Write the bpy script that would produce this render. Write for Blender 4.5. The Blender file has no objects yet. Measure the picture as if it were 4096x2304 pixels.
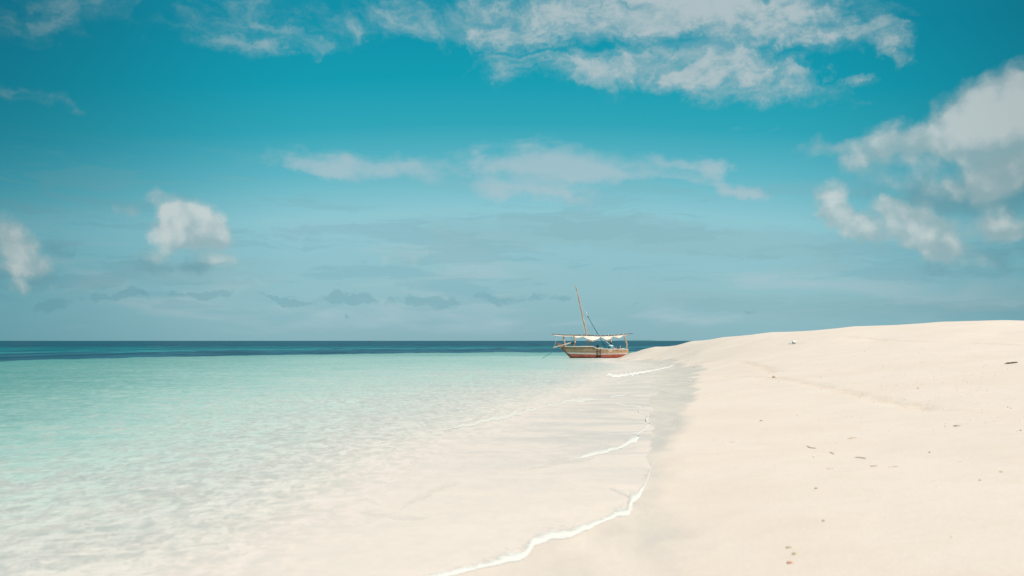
import bpy, math, random
import numpy as np
from mathutils import Vector, noise as mnoise

random.seed(7)
scene = bpy.context.scene
COL = scene.collection
R = math.radians

# ------------------------------------------------------------------ camera
F = 3982.0            # focal length in photo pixels (35 mm lens, 36 mm sensor, 4096 px)
HZ = 1363.0           # photo row of the horizon
EYE = 1.7             # eye height above the water
cam_d = bpy.data.cameras.new('camera')
cam_d.lens = 35.0
cam_d.sensor_width = 36.0
cam_d.shift_y = (HZ - 1152.0) / 4096.0
cam_d.clip_start = 0.1
cam_d.clip_end = 60000
cam_d.dof.use_dof = True
cam_d.dof.focus_distance = 97.0
cam_d.dof.aperture_fstop = 1.8
cam = bpy.data.objects.new('camera', cam_d)
cam.location = (0, 0, EYE)
cam.rotation_euler = (R(90), 0, 0)
COL.objects.link(cam)
scene.camera = cam

# ------------------------------------------------------------------ sun, view
SUN_EL, SUN_AZ = 52.0, 138.0        # azimuth clockwise from +Y: behind the camera, to the right
sd = Vector((math.sin(R(SUN_AZ)) * math.cos(R(SUN_EL)), math.cos(R(SUN_AZ)) * math.cos(R(SUN_EL)), math.sin(R(SUN_EL))))
sun_d = bpy.data.lights.new('sun', 'SUN')
sun_d.energy = 4.25
sun_d.angle = R(0.5)
sun_d.color = (1.0, 0.92, 0.81)
sun = bpy.data.objects.new('sun', sun_d)
sun.rotation_euler = sd.to_track_quat('Z', 'Y').to_euler()
COL.objects.link(sun)
scene.view_settings.view_transform = 'Standard'
scene.view_settings.look = 'None'
scene.view_settings.exposure = 0.0
scene.view_settings.gamma = 1.0

# ------------------------------------------------------------------ node helpers
wt_ref = [None]
class S:
    """a socket with arithmetic"""
    def __init__(self, nt, s): self.nt, self.s = nt, s
    def _m(self, op, *a, clamp=False):
        n = self.nt.nodes.new('ShaderNodeMath'); n.operation = op; n.use_clamp = clamp
        for i, v in enumerate((self,) + a):
            put(self.nt, v, n.inputs[i])
        return S(self.nt, n.outputs[0])
    def __add__(self, o): return self._m('ADD', o)
    __radd__ = __add__
    def __sub__(self, o): return self._m('SUBTRACT', o)
    def __rsub__(self, o): return (self * -1.0) + o
    def __mul__(self, o): return self._m('MULTIPLY', o)
    __rmul__ = __mul__
    def __truediv__(self, o): return self._m('DIVIDE', o)
    def fn(self, op, *a): return self._m(op, *a)
    def clamp(self): return self._m('ADD', 0.0, clamp=True)
def put(nt, v, inp):
    if isinstance(v, S): nt.links.new(v.s, inp)
    elif hasattr(v, 'is_output'): nt.links.new(v, inp)
    else:
        if isinstance(v, (tuple, list)) and len(v) == 3 and len(getattr(inp, 'default_value', [0, 0, 0])) == 4: v = tuple(v) + (1.0,)
        inp.default_value = v
def smooth(x, a, b, lo=0.0, hi=1.0, kind='SMOOTHSTEP'):
    n = x.nt.nodes.new('ShaderNodeMapRange'); n.interpolation_type = kind
    put(x.nt, x, n.inputs[0])
    for i, v in enumerate((a, b, lo, hi)): put(x.nt, v, n.inputs[i + 1])
    return S(x.nt, n.outputs[0])
def noise(nt, vec, scale=1.0, detail=4.0, rough=0.5, dist=0.0, color=False):
    n = nt.nodes.new('ShaderNodeTexNoise'); n.noise_dimensions = '2D' if nt == wt_ref[0] else '3D'; put(nt, vec, n.inputs['Vector'])
    n.inputs['Scale'].default_value = scale; n.inputs['Detail'].default_value = detail
    n.inputs['Roughness'].default_value = rough; n.inputs['Distortion'].default_value = dist
    return S(nt, n.outputs['Color' if color else 'Fac'])
def xyz(nt, x, y, z=0.0):
    n = nt.nodes.new('ShaderNodeCombineXYZ')
    for i, v in enumerate((x, y, z)): put(nt, v, n.inputs[i])
    return S(nt, n.outputs[0])
def sep(nt, v):
    n = nt.nodes.new('ShaderNodeSeparateXYZ'); put(nt, v, n.inputs[0])
    return [S(nt, n.outputs[i]) for i in range(3)]
def vm(nt, op, a, b):
    n = nt.nodes.new('ShaderNodeVectorMath'); n.operation = op
    put(nt, a, n.inputs[0]); put(nt, b, n.inputs[1]); return S(nt, n.outputs[0])
def mixc(nt, f, a, b):
    n = nt.nodes.new('ShaderNodeMix'); n.data_type = 'RGBA'
    put(nt, f, n.inputs[0]); put(nt, a, n.inputs[6]); put(nt, b, n.inputs[7])
    return S(nt, n.outputs[2])
def mulc(nt, a, b, f=1.0):
    n = nt.nodes.new('ShaderNodeMix'); n.data_type = 'RGBA'; n.blend_type = 'MULTIPLY'
    put(nt, f, n.inputs[0]); put(nt, a, n.inputs[6]); put(nt, b, n.inputs[7])
    return S(nt, n.outputs[2])
def ramp(nt, f, stops, interp='LINEAR'):
    n = nt.nodes.new('ShaderNodeValToRGB'); put(nt, f, n.inputs[0])
    cr = n.color_ramp; cr.interpolation = interp
    while len(cr.elements) < len(stops): cr.elements.new(0.5)
    for e, (p, c) in zip(cr.elements, stops):
        e.position = p; e.color = tuple(c) + (1.0,)
    return S(nt, n.outputs[0])
def lin(r, g, b):
    return tuple((c / 255 / 12.92) if c / 255 <= 0.04045 else ((c / 255 + 0.055) / 1.055) ** 2.4 for c in (r, g, b))

# ------------------------------------------------------------------ sky
world = bpy.data.worlds.new('World'); scene.world = world
world.use_nodes = True
wt = world.node_tree; wt.nodes.clear(); wt_ref[0] = wt
STR = 0.1
def build_sky():
    nt = wt
    out = nt.nodes.new('ShaderNodeOutputWorld'); bg = nt.nodes.new('ShaderNodeBackground')
    bg.inputs['Strength'].default_value = STR
    nt.links.new(bg.outputs[0], out.inputs[0])
    sky = nt.nodes.new('ShaderNodeTexSky'); sky.sky_type = 'NISHITA'; sky.sun_disc = False
    sky.sun_elevation = R(SUN_EL); sky.sun_rotation = R(SUN_AZ)
    sky.air_density = 1.0; sky.dust_density = 1.0; sky.ozone_density = 2.0
    tc = nt.nodes.new('ShaderNodeTexCoord'); D = S(nt, tc.outputs['Generated'])
    x, y, z = sep(nt, D)
    az = x.fn('ARCTAN2', y); el = z.fn('ARCSINE')
    P = xyz(nt, az, el)
    # clear air: pale over the sea, deep teal higher up and away to both sides
    ele = (el - smooth(az.fn('ABSOLUTE'), 0.02, 0.55) * -0.035).fn('MAXIMUM', 0.0)
    k = (ele / 0.5).clamp()
    clear = ramp(nt, k, [(0.0, lin(136, 178, 188)), (0.10, lin(146, 190, 199)), (0.26, lin(142, 199, 209)),
                         (0.35, lin(92, 181, 196)), (0.43, lin(44, 166, 184)), (0.52, lin(6, 156, 177)), (0.64, lin(0, 144, 168)),
                         (0.80, lin(30, 140, 165)), (1.0, lin(196, 206, 210))])  # pale overhead stop, out of view, added as fill light for the sand
    azc = az - 0.03
    side = smooth(azc.fn('ABSOLUTE'), 0.20, 0.60) * smooth(el, 0.0, 0.22, 0.75, 1.0)
    clear = mulc(nt, clear, mixc(nt, side, (1, 1, 1), (0.20, 0.50, 0.55)))
    nish = vm(nt, 'MULTIPLY', S(nt, sky.outputs[0]), (STR, STR, STR))
    clear = mixc(nt, 0.03, clear, nish)
    # warped direction for the cloud outlines
    wn = noise(nt, P, 9.0, 6, 0.62, color=True)
    warp = vm(nt, 'SUBTRACT', wn, (0.5, 0.5, 0.5))
    Pc = vm(nt, 'ADD', P, vm(nt, 'MULTIPLY', warp, (0.055, 0.045, 0.0)))
    Ps = vm(nt, 'ADD', P, vm(nt, 'MULTIPLY', warp, (0.17, 0.05, 0.0)))
    def blobs(Pv, items):
        acc = None
        for (px, py, rx, ry, rot, w) in items:
            u = (px - 2048) / F; v = (HZ - py) / F
            a = math.atan(u); e = math.atan(v * math.cos(a))
            m = nt.nodes.new('ShaderNodeMapping'); m.vector_type = 'TEXTURE'
            m.inputs['Location'].default_value = (a, e, 0)
            m.inputs['Rotation'].default_value = (0, 0, R(-rot))
            m.inputs['Scale'].default_value = (rx / F * math.cos(a), ry / F, 1)
            put(nt, Pv, m.inputs['Vector'])
            g = nt.nodes.new('ShaderNodeTexGradient'); g.gradient_type = 'SPHERICAL'
            nt.links.new(m.outputs[0], g.inputs[0])
            gs = S(nt, g.outputs['Fac']) * w
            acc = gs if acc is None else acc + gs
        return acc
    # layer clouds use a flat-layer projection so that they foreshorten towards the horizon
    zz = z.fn('MAXIMUM', 0.0) + 0.10
    Q = xyz(nt, x / zz, y / zz)
    # ---- sheet of broken cloud high in the picture
    MA = blobs(Ps, [(3000, 40, 680, 200, 0, 1.9), (2560, 150, 760, 260, 8, 1.2), (2350, 40, 600, 120, 0, .8), (2900, 310, 760, 110, 9, 1.5),
                    (2350, 300, 520, 60, 3, .85), (1900, 70, 560, 150, 0, 1.25), (1430, 60, 500, 120, 6, .80), (3180, 170, 330, 130, 0, 1.0),
                    (3150, 200, 260, 60, 6, -1.0), (3330, 250, 160, 50, 0, -.9), (2330, 190, 130, 50, 10, -.9), (2180, 90, 120, 50, 0, -.8), (2080, 260, 240, 50, 0, .6), (3490, 170, 170, 75, 10, 1.5), (3580, 225, 120, 35, 8, 1.2), (3450, 300, 140, 26, 5, 1.1), (1920, 130, 330, 50, 0, .7),
                    (600, 110, 760, 120, 2, .75), (150, 60, 420, 130, -4, .8), (980, 90, 520, 110, 4, .80), (1030, 198, 200, 46, 4, .65),
                    (140, 410, 230, 48, 6, 1.0), (340, 465, 240, 36, 6, .85), (1330, 118, 70, 40, 0, .8)])
    nA = noise(nt, vm(nt, 'MULTIPLY', Ps, (1.0, 2.1, 1.0)), 11.0, 6, 0.60, 0.5)
    nAf = noise(nt, vm(nt, 'MULTIPLY', P, (1.0, 1.6, 1.0)), 46.0, 6, 0.62, 0.2)
    dA = smooth(MA + (nA - 0.5) * 3.4 + (nAf - 0.5) * 1.1, 0.20, 2.1)
    dA = dA * smooth(MA, 0.02, 0.35)
    # ---- mid band of soft long clouds
    MB = blobs(Ps, [(1450, 660, 420, 90, 4, 1.5), (1350, 700, 260, 55, 4, .8), (2250, 640, 620, 110, 3, 1.2), (2150, 690, 420, 70, 4, 1.2), (2800, 665, 330, 75, 3, 1.1),
                    (2130, 775, 340, 55, 7, 1.7), (3050, 790, 230, 48, 8, 1.5), (2950, 690, 120, 55, 0, 1.0), (2750, 730, 480, 40, 5, .8),
                    (1120, 760, 220, 30, 2, .5), (3070, 515, 320, 26, 3, .5)])
    nB = noise(nt, vm(nt, 'MULTIPLY', P, (1.0, 3.0, 1.0)), 11.0, 7, 0.58, 0.3)
    nBf = noise(nt, vm(nt, 'MULTIPLY', P, (1.0, 2.4, 1.0)), 40.0, 5, 0.6, 0.2)
    dB = smooth(MB + (nB - 0.5) * 1.7 + (nBf - 0.5) * 0.4, 0.25, 1.5) * smooth(MB, 0.02, 0.4)
    # ---- thin streaky layer low over the sea
    nS = noise(nt, vm(nt, 'MULTIPLY', vm(nt, 'ADD', P, vm(nt, 'MULTIPLY', warp, (0.10, 0.02, 0.0))), (1.0, 8.0, 1.0)), 6.5, 7, 0.6, 0.2)
    elb = smooth(el, 0.20, 0.12) * smooth(el, 0.0, 0.05)
    dS = smooth(nS, 0.49, 0.60) * elb
    nS2 = noise(nt, vm(nt, 'MULTIPLY', P, (1.0, 6.0, 1.0)), 5.2, 6, 0.55, 0.4)
    dL = smooth(nS2, 0.45, 0.72) * smooth(el, 0.14, 0.06) * smooth(el, 0.0, 0.02)
    # ---- heaped clouds
    cum = [(675, 880, 100, 125, 0, 1.4), (790, 880, 115, 110, 0, 1.4), (845, 955, 105, 100, 10, 1.0), (740, 930, 160, 110, 0, 1.0), (600, 780, 60, 45, 0, .8), (510, 825, 60, 40, 0, .7), (620, 1035, 110, 50, 0, .8), (1640, 1050, 150, 60, 0, .55), (2060, 1170, 90, 40, 0, .6), (1320, 1290, 110, 26, 0, .4), (860, 1040, 110, 50, 0, .9),
           (70, 1000, 150, 115, 25, 1.4), (0, 900, 110, 90, 20, .7), (170, 1050, 90, 50, 0, .9), (60, 1130, 60, 40, 0, .8), (200, 1120, 90, 35, 0, .7),
           (3345, 830, 80, 115, 0, 1.6), (3395, 915, 115, 80, 25, 1.6), (3460, 950, 85, 55, 15, 1.1),
           (3630, 885, 190, 115, 18, 1.7), (3740, 950, 230, 95, 18, 1.4), (3560, 860, 90, 70, 10, .9), (3710, 1030, 90, 50, 10, .9), (3960, 1030, 80, 45, 0, .5),
           (3980, 430, 330, 170, -22, 1.9), (4130, 520, 320, 240, 0, 1.9), (3860, 530, 200, 100, 10, 1.1), (3600, 560, 160, 100, 12, 1.4), (3470, 650, 150, 100, 12, 1.1), (3700, 600, 180, 80, 15, .8),
           (4000, 880, 230, 80, 6, 1.25), (4050, 930, 150, 50, 0, .9), (3960, 770, 170, 60, 8, 1.0), (3750, 720, 260, 90, 6, .8), (3310, 600, 160, 50, 0, .7), (4040, 690, 220, 80, 5, .9)]
    MC = blobs(Pc, cum)
    def billow(v):
        vo = nt.nodes.new('ShaderNodeTexVoronoi'); vo.feature = 'SMOOTH_F1'; vo.voronoi_dimensions = '2D'; put(nt, v, vo.inputs['Vector'])
        vo.inputs['Scale'].default_value = 34.0; vo.inputs['Detail'].default_value = 1.5; vo.inputs['Roughness'].default_value = 0.55
        vo.inputs['Smoothness'].default_value = 0.35; vo.normalize = True
        return smooth(S(nt, vo.outputs['Distance']), 0.05, 0.75, 0.85, 0.15, 'LINEAR')
    Pb = vm(nt, 'ADD', P, vm(nt, 'MULTIPLY', warp, (0.030, 0.026, 0.0)))
    nC = billow(Pb) * 0.6 + noise(nt, Pb, 30.0, 7, 0.62, 0.1) * 0.4
    dC = smooth(MC + (nC - 0.5) * 1.7, 0.25, 1.25) * smooth(MC, 0.03, 0.3)
    # light on the heaps comes from the upper right: compare the density with that a little nearer the sun
    nC2 = billow(vm(nt, 'ADD', Pb, (0.006, 0.010, 0.0))) * 0.6 + noise(nt, Pb, 30.0, 3, 0.5, 0.1) * 0.4
    ML = blobs(Pc, [(660, 880, 120, 150, 0, 1.3), (790, 850, 110, 100, 0, 1.3), (860, 940, 80, 80, 0, .6), (830, 1020, 130, 45, 0, .8), (640, 940, 60, 60, 0, .7), (90, 1000, 130, 110, 25, 1.3), (60, 1130, 80, 40, 0, .6), (200, 1120, 90, 30, 0, .5),
                    (3340, 830, 80, 110, 0, 1.1), (3410, 920, 110, 80, 20, 1.1), (3620, 870, 150, 80, 15, .9), (3700, 940, 160, 50, 15, .6), (3900, 500, 330, 130, -15, 1.5), (4060, 400, 260, 150, -20, 1.4), (3570, 530, 130, 70, 10, .7), (3440, 620, 120, 60, 10, .5), (4000, 860, 200, 60, 6, .6)])
    lit = smooth((nC - nC2) * 2.0 + ML * 0.8 + (nC - 0.5) * 2.2, 0.0, 1.4)
    MG = blobs(Pc, [(4000, 735, 420, 130, 4, 1.3), (4130, 700, 220, 110, 0, 1.0), (3700, 800, 360, 120, 8, .8), (800, 940, 110, 110, 0, .8), (700, 1060, 260, 60, 0, .8), (60, 1080, 240, 60, 0, .9), (4000, 1000, 330, 90, 0, .6), (250, 1000, 140, 90, 0, .4), (3750, 1080, 200, 60, 0, .5)])
    nG = noise(nt, P, 16.0, 6, 0.6, 0.3)
    dG = smooth(MG + (nG - 0.5) * 1.9, 0.12, 1.0) * smooth(MG, 0.02, 0.3)
    # ---- row of small dark clouds near the horizon
    MR = blobs(Pc, [(200, 1198, 130, 36, 0, 1.2), (380, 1193, 130, 34, 0, 1.2), (540, 1200, 140, 34, 0, 1.2), (760, 1195, 140, 30, 4, 1.2), (870, 1202, 110, 34, 0, .9), (1080, 1193, 90, 34, 0, 1.3),
                    (1190, 1197, 120, 30, 0, 1.2), (1380, 1190, 120, 40, 0, 1.4), (1500, 1200, 170, 28, 0, 1.1), (1700, 1195, 150, 38, 0, .9), (1410, 1245, 50, 22, 0, 1.1),
                    (1800, 1200, 200, 38, 0, 1.0), (2060, 1195, 170, 52, 0, 1.1), (2230, 1200, 160, 34, 0, .8), (2560, 1220, 110, 30, 0, .6), (2980, 1225, 80, 24, 0, .7), (3580, 1212, 90, 30, 0, .7), (2780, 1225, 90, 30, 0, .5),
                    (1130, 1070, 120, 30, 12, .7), (700, 1065, 300, 26, 0, .6), (330, 1010, 200, 36, -6, .6)])
    nR = noise(nt, vm(nt, 'MULTIPLY', Pc, (1.0, 1.8, 1.0)), 42.0, 6, 0.62, 0.2)
    dR = smooth(MR + (nR - 0.5) * 2.4, 0.50, 0.95) * smooth(MR, 0.03, 0.3)
    # ---- faint wide veil of the low sky right of the boat
    MV = blobs(P, [(2500, 930, 900, 110, 4, .9), (3000, 1000, 900, 120, 5, 1.0), (1900, 940, 800, 120, 0, .7), (2600, 1150, 1300, 110, 5, .7), (3500, 1240, 1200, 90, 2, .8), (600, 1100, 1200, 130, 0, .9)])
    nV = noise(nt, vm(nt, 'MULTIPLY', Ps, (1.0, 6.0, 1.0)), 8.0, 7, 0.62, 0.3)
    dV = smooth(MV + (nV - 0.5) * 2.2, 0.30, 0.95) * smooth(MV, 0.0, 0.4)
    dim = mixc(nt, side, (1, 1, 1), (0.40, 0.56, 0.60))
    c = clear
    c = mixc(nt, dL * 0.65, c, mulc(nt, lin(170, 197, 204), dim))
    c = mixc(nt, dS * 0.40, c, mulc(nt, lin(126, 177, 189), dim))
    c = mixc(nt, dV * 0.35, c, mulc(nt, lin(144, 180, 187), dim))
    c = mixc(nt, dB * 0.74, c, mulc(nt, lin(172, 195, 203), dim))
    c = mixc(nt, dA * smooth(az, -0.42, 0.12, 0.50, 0.88), c, mulc(nt, mixc(nt, dA, lin(134, 178, 187), mixc(nt, smooth(nAf * .6 + nA, .62, .95), lin(150, 180, 188), lin(184, 197, 200))), dim))
    c = mixc(nt, dG * 0.60, c, mulc(nt, lin(108, 150, 160), mixc(nt, side, (1, 1, 1), (0.72, 0.85, 0.9))))
    cumc = mixc(nt, lit, lin(158, 184, 189), lin(214, 219, 217))
    c = mixc(nt, dC * 0.78, c, mulc(nt, cumc, mixc(nt, side, (1, 1, 1), (0.74, 0.76, 0.76))))
    c = mixc(nt, dR * 0.42, c, mulc(nt, lin(108, 162, 174), mixc(nt, side, (1, 1, 1), (0.6, 0.72, 0.74))))
    c = vm(nt, 'SCALE', c, (0, 0, 0)); c.s.node.inputs['Scale'].default_value = 1.0 / STR
    put(nt, c, bg.inputs['Color'])
build_sky()
world.cycles.sampling_method = 'NONE'
scene.cycles.max_bounces = 5
scene.cycles.diffuse_bounces = 2
scene.cycles.glossy_bounces = 2
scene.cycles.transparent_max_bounces = 8

# ------------------------------------------------------------------ tagging
def tag(o, label=None, cat=None, group=None, kind=None):
    for k, v in (('label', label), ('category', cat), ('group', group), ('kind', kind)):
        if v: o[k] = v
    return o
def mesh_obj(name, verts, faces, mat, parent=None, smoothf=False, attrs=None, mats=None, fmat=None):
    me = bpy.data.meshes.new(name)
    if parent is not None:
        L = parent.location if parent.parent is None else parent.parent.location
        if parent.parent is not None and parent.parent.parent is not None: L = parent.parent.parent.location
        verts = [(v[0] - L[0], v[1] - L[1], v[2] - L[2]) for v in verts]
    me.from_pydata([tuple(v) for v in verts], [], faces)
    me.materials.append(mat)
    if smoothf: me.polygons.foreach_set('use_smooth', [True] * len(me.polygons))
    me.update()
    o = bpy.data.objects.new(name, me); COL.objects.link(o)
    if parent is not None: o.parent = parent
    return o
def empty(name, loc):
    o = bpy.data.objects.new(name, None); o.location = loc; o.empty_display_size = 0.2
    COL.objects.link(o); return o

def principled(name):
    m = bpy.data.materials.new(name); m.use_nodes = True
    nt = m.node_tree
    return m, nt, nt.nodes['Principled BSDF'], nt.nodes['Material Output']
def bump(nt, h, dist, strength=1.0):
    b = nt.nodes.new('ShaderNodeBump'); put(nt, h, b.inputs['Height'])
    b.inputs['Distance'].default_value = dist; b.inputs['Strength'].default_value = strength
    return b.outputs[0]
def objco(nt):
    return S(nt, nt.nodes.new('ShaderNodeTexCoord').outputs['Object'])
def attr(nt, name):
    n = nt.nodes.new('ShaderNodeAttribute'); n.attribute_name = name; return S(nt, n.outputs['Fac'])

# ------------------------------------------------------------------ terrain
def gp(px, py, z=0.0):
    """photo pixel to world, on the level z"""
    Y = (EYE - z) * F / (py - HZ)
    return ((px - 2048) / F * Y, Y, z)
def yp(px, Y, z): return ((px - 2048) / F * Y, Y, z)

shore = [(1785, 2296), (1948, 2269), (2042, 2249), (2127, 2210), (2152, 2180), (2224, 2152), (2321, 2125), (2379, 2094), (2515, 2051),
         (2531, 2001), (2554, 1981), (2577, 1947), (2606, 1870), (2612, 1790), (2622, 1710), (2620, 1640), (2640, 1572), (2668, 1510), (2685, 1474), (2600, 1458), (2520, 1447)]
pts = [gp(a, b, 0.0) for a, b in shore]
# under water
for px, py, d in [(0, 2304, .30), (0, 2100, .45), (0, 1950, .62), (0, 1800, .95), (0, 1650, 1.45), (0, 1520, 2.3), (0, 1440, 3.0), (-1500, 1900, 1.3), (-1500, 1500, 2.6), (-1500, 2300, .9),
                  (700, 2290, .18), (700, 2100, .32), (700, 1900, .50), (700, 1750, .68), (700, 1620, .90), (700, 1500, 1.35), (700, 1430, 2.0),
                  (1300, 2290, .06), (1300, 2150, .10), (1300, 1950, .20), (1300, 1750, .40), (1300, 1600, .62), (1300, 1500, .90), (1300, 1430, 1.3),
                  (1800, 2150, .035), (1850, 1950, .05), (1850, 1800, .10), (1850, 1680, .26), (1850, 1560, .48), (1850, 1480, .74), (1850, 1425, 1.15),
                  (2250, 1950, .02), (2300, 1800, .03), (2250, 1680, .06), (2200, 1600, .17), (2200, 1530, .42), (2200, 1470, .8), (2250, 1420, .95), (2420, 1560, .06), (2430, 1500, .16), (2420, 1455, .40),
                  (2500, 1850, .012), (2500, 1700, .015), (2520, 1600, .02), (2560, 1500, .03), (2360, 1437, .62), (2450, 1434, .25)]:
    Y = EYE * F / (py - HZ); pts.append(((px - 2048) / F * Y, Y, -d))
# dry sand: (column, distance, height)
land = [(2466, 97.4, .02), (2502, 96.2, .36), (2526, 95, .56), (2575, 92.5, .91), (2620, 90.5, 1.17), (2766, 86, 1.68), (2900, 81, 2.00), (3086, 76, 2.35), (3425, 70, 2.72),
        (3774, 66, 2.96), (4020, 62, 2.99), (4300, 60, 2.85), (5200, 52, 2.5),
        (2560, 84, .12), (2640, 80, .35), (2800, 70, .95), (2800, 55, .40), (2800, 40, .17), (2760, 28, .09), (2740, 20, .06), (2740, 14, .05), (2900, 9, .08), (3000, 7.2, .12), (2900, 5.5, .14),
        (3100, 62, 1.45), (3100, 45, .62), (3100, 30, .30), (3100, 20, .18), (3100, 12, .14),
        (3500, 55, 1.75), (3500, 40, .98), (3500, 25, .46), (3500, 14, .25), (3500, 8, .20), (3500, 5.5, .2),
        (4000, 50, 2.05), (4000, 35, 1.20), (4000, 22, .66), (4000, 12, .40), (4000, 8, .30), (4000, 5.5, .27), (5000, 40, 1.9), (5000, 20, 1.0), (5000, 9, .55), (5000, 6, .4),
        (7500, 30, 2.2), (7500, 14, 1.0), (7500, 8, .7), (12000, 25, 2.4), (12000, 8, 1.0), (2048, 3.2, .10), (2600, 3.0, .17), (3500, 3.0, .24), (800, 3.2, -.10), (-1500, 3.5, -.3),
        # the far side of the bank falls back into the sea
        (2440, 99.5, -.12), (2480, 100, -.1), (2520, 101, -.1), (2600, 100, -.1), (2800, 97, .2), (3100, 92, .7), (3450, 88, 1.1), (3800, 84, 1.3), (4200, 80, 1.3), (5200, 72, 1.2),
        (2500, 110, -1.6), (2700, 115, -1.4), (3100, 112, -.9), (3500, 108, -.6), (4000, 104, -.6), (4600, 100, -.6), (6000, 90, -.5), (9000, 70, -.3),
        (2500, 150, -3), (3500, 150, -3), (4500, 150, -3), (7000, 150, -3)]
pts += [yp(*l) for l in land]
PT = np.array(pts)
def warpc(X, Y):
    r = np.hypot(X, Y); th = np.arctan2(X, Y)
    return th * 3.4, np.log(r) * 1.35
cu, cv = warpc(PT[:, 0], PT[:, 1])
def kern(d2): d = np.sqrt(d2 + 1e-4); return d
D0 = kern((cu[:, None] - cu[None]) ** 2 + (cv[:, None] - cv[None]) ** 2)
n0 = len(PT)
A = np.zeros((n0 + 3, n0 + 3)); A[:n0, :n0] = D0 - np.eye(n0) * 0.004
A[:n0, n0:] = np.stack([np.ones(n0), cu, cv], 1); A[n0:, :n0] = A[:n0, n0:].T
rhs = np.zeros(n0 + 3); rhs[:n0] = np.sign(PT[:, 2]) * np.abs(PT[:, 2]) ** 0.6
W = np.linalg.solve(A, rhs)
def vnoise(X, Y, seed, n=5):
    rg = np.random.RandomState(seed); s = 0
    for i in range(n):
        a = rg.uniform(0, 2 * math.pi); f = rg.uniform(.6, 1.7); p = rg.uniform(0, 6.28)
        s = s + np.sin((X * math.cos(a) + Y * math.sin(a)) * f + p + 1.3 * np.sin((X * math.sin(a) - Y * math.cos(a)) * f * .7 + p * 2))
    return s / n
def base_h(X, Y):
    X = np.asarray(X, float); Y = np.asarray(Y, float)
    u, v = warpc(X, Y)
    s = W[n0] + W[n0 + 1] * u + W[n0 + 2] * v
    for i in range(n0):
        s = s + W[i] * kern((u - cu[i]) ** 2 + (v - cv[i]) ** 2)
    z = np.clip(np.sign(s) * np.abs(s) ** (1 / 0.6), -6.0, 3.2)
    # right round the camera: an even beach slope that runs into the shore line ahead
    r = np.hypot(X, Y)
    zn = np.clip(0.055 * (X - (-.48 + (Y - 7.25) * .55)), -1.2, 0.75)
    w = np.clip((r - 4.2) / 2.4, 0, 1); w = w * w * (3 - 2 * w)
    return zn * (1 - w) + z * w
def height(X, Y):
    X = np.asarray(X, float); Y = np.asarray(Y, float)
    z = base_h(X, Y); r = np.hypot(X, Y)
    dry = np.clip(z / 0.4, 0, 1)
    z = z + dry * (0.012 * vnoise(X * 2.2, Y * 2.2, 3) + 0.012 * vnoise(X * .5, Y * .5, 4) * np.clip(r / 40, .2, 1))
    edge = 110.0
    # the floor of the open sea
    deep = np.clip((r - 120) / 80, 0, 1)
    return z * (1 - deep) + deep * -6.0
# trails of disturbed sand, as lines of world points
def gz(px, py):
    Y = np.linspace(3.5, 110, 3000); X = (px - 2048) / F * Y
    zr = EYE + (HZ - py) / F * Y; h = height(X, Y)
    i = np.argmax(h >= zr)
    if h[i] < zr[i]: i = int(np.argmin(np.abs(h - zr)))
    return (float(X[i]), float(Y[i]), float(max(h[i], zr[i]) if i else h[i]))

def seg_d(X, Y, line):
    d = np.full(X.shape, 1e9)
    for (a, b) in zip(line[:-1], line[1:]):
        ax, ay, bx, by = a[0], a[1], b[0], b[1]
        L = (bx - ax) ** 2 + (by - ay) ** 2 + 1e-9
        t = np.clip(((X - ax) * (bx - ax) + (Y - ay) * (by - ay)) / L, 0, 1)
        d = np.minimum(d, np.hypot(X - ax - t * (bx - ax), Y - ay - t * (by - ay)))
    return d
wet_line = [(1438, 2480), (1445, 2567), (1455, 2690), (1475, 2745), (1497, 2800), (1510, 2811), (1528, 2795), (1545, 2775), (1600, 2768), (1650, 2745), (1720, 2742), (1828, 2690), (1900, 2710), (2000, 2760), (2100, 2900), (2150, 2960), (2200, 2870), (2304, 2900), (3200, 2900)]

def grid(name, thetas, rs, hf, mat):
    T, RR = np.meshgrid(thetas, rs)
    X = RR * np.sin(T); Y = RR * np.cos(T)
    Z, at = hf(X, Y)
    nr, ncol = X.shape
    co = np.stack([X, Y, Z], -1).reshape(-1, 3).astype('f')
    i = np.arange(nr * ncol).reshape(nr, ncol)
    f = np.stack([i[:-1, :-1], i[:-1, 1:], i[1:, 1:], i[1:, :-1]], -1).reshape(-1, 4)
    # look from above must be the front: order clockwise in (theta, r) is reversed below
    f = f[:, ::-1]
    me = bpy.data.meshes.new(name)
    me.vertices.add(len(co)); me.vertices.foreach_set('co', co.ravel())
    me.loops.add(f.size); me.loops.foreach_set('vertex_index', f.ravel().astype('i'))
    me.polygons.add(len(f)); me.polygons.foreach_set('loop_start', np.arange(0, f.size, 4, dtype='i'))
    me.polygons.foreach_set('use_smooth', np.ones(len(f), dtype=bool))
    for k, v in at.items():
        a = me.attributes.new(k, 'FLOAT', 'POINT'); a.data.foreach_set('value', np.asarray(v, 'f').ravel())
    me.update(calc_edges=True)
    me.materials.append(mat)
    # face up
    n = me.polygons[0].normal
    if n.z < 0: me.flip_normals()
    o = bpy.data.objects.new(name, me); COL.objects.link(o)
    return o
th = np.concatenate([np.radians(np.linspace(-100, -34, 60)), np.radians(np.linspace(-33, 33, 940)), np.radians(np.linspace(34, 100, 60))])
q = np.arange(2300, 225, -4.0)
r_near = EYE * F / q
r_mid = np.arange(r_near[-1] + .25, 116, .34)
r_far = np.concatenate([[120, 130, 145, 165, 200, 300, 600, 1500, 5000, 15000, 40000]])
RS = np.concatenate([[.05, .3, .6, .9, 1.2, 1.6, 2.0, 2.45], r_near, r_mid, r_far])

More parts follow.
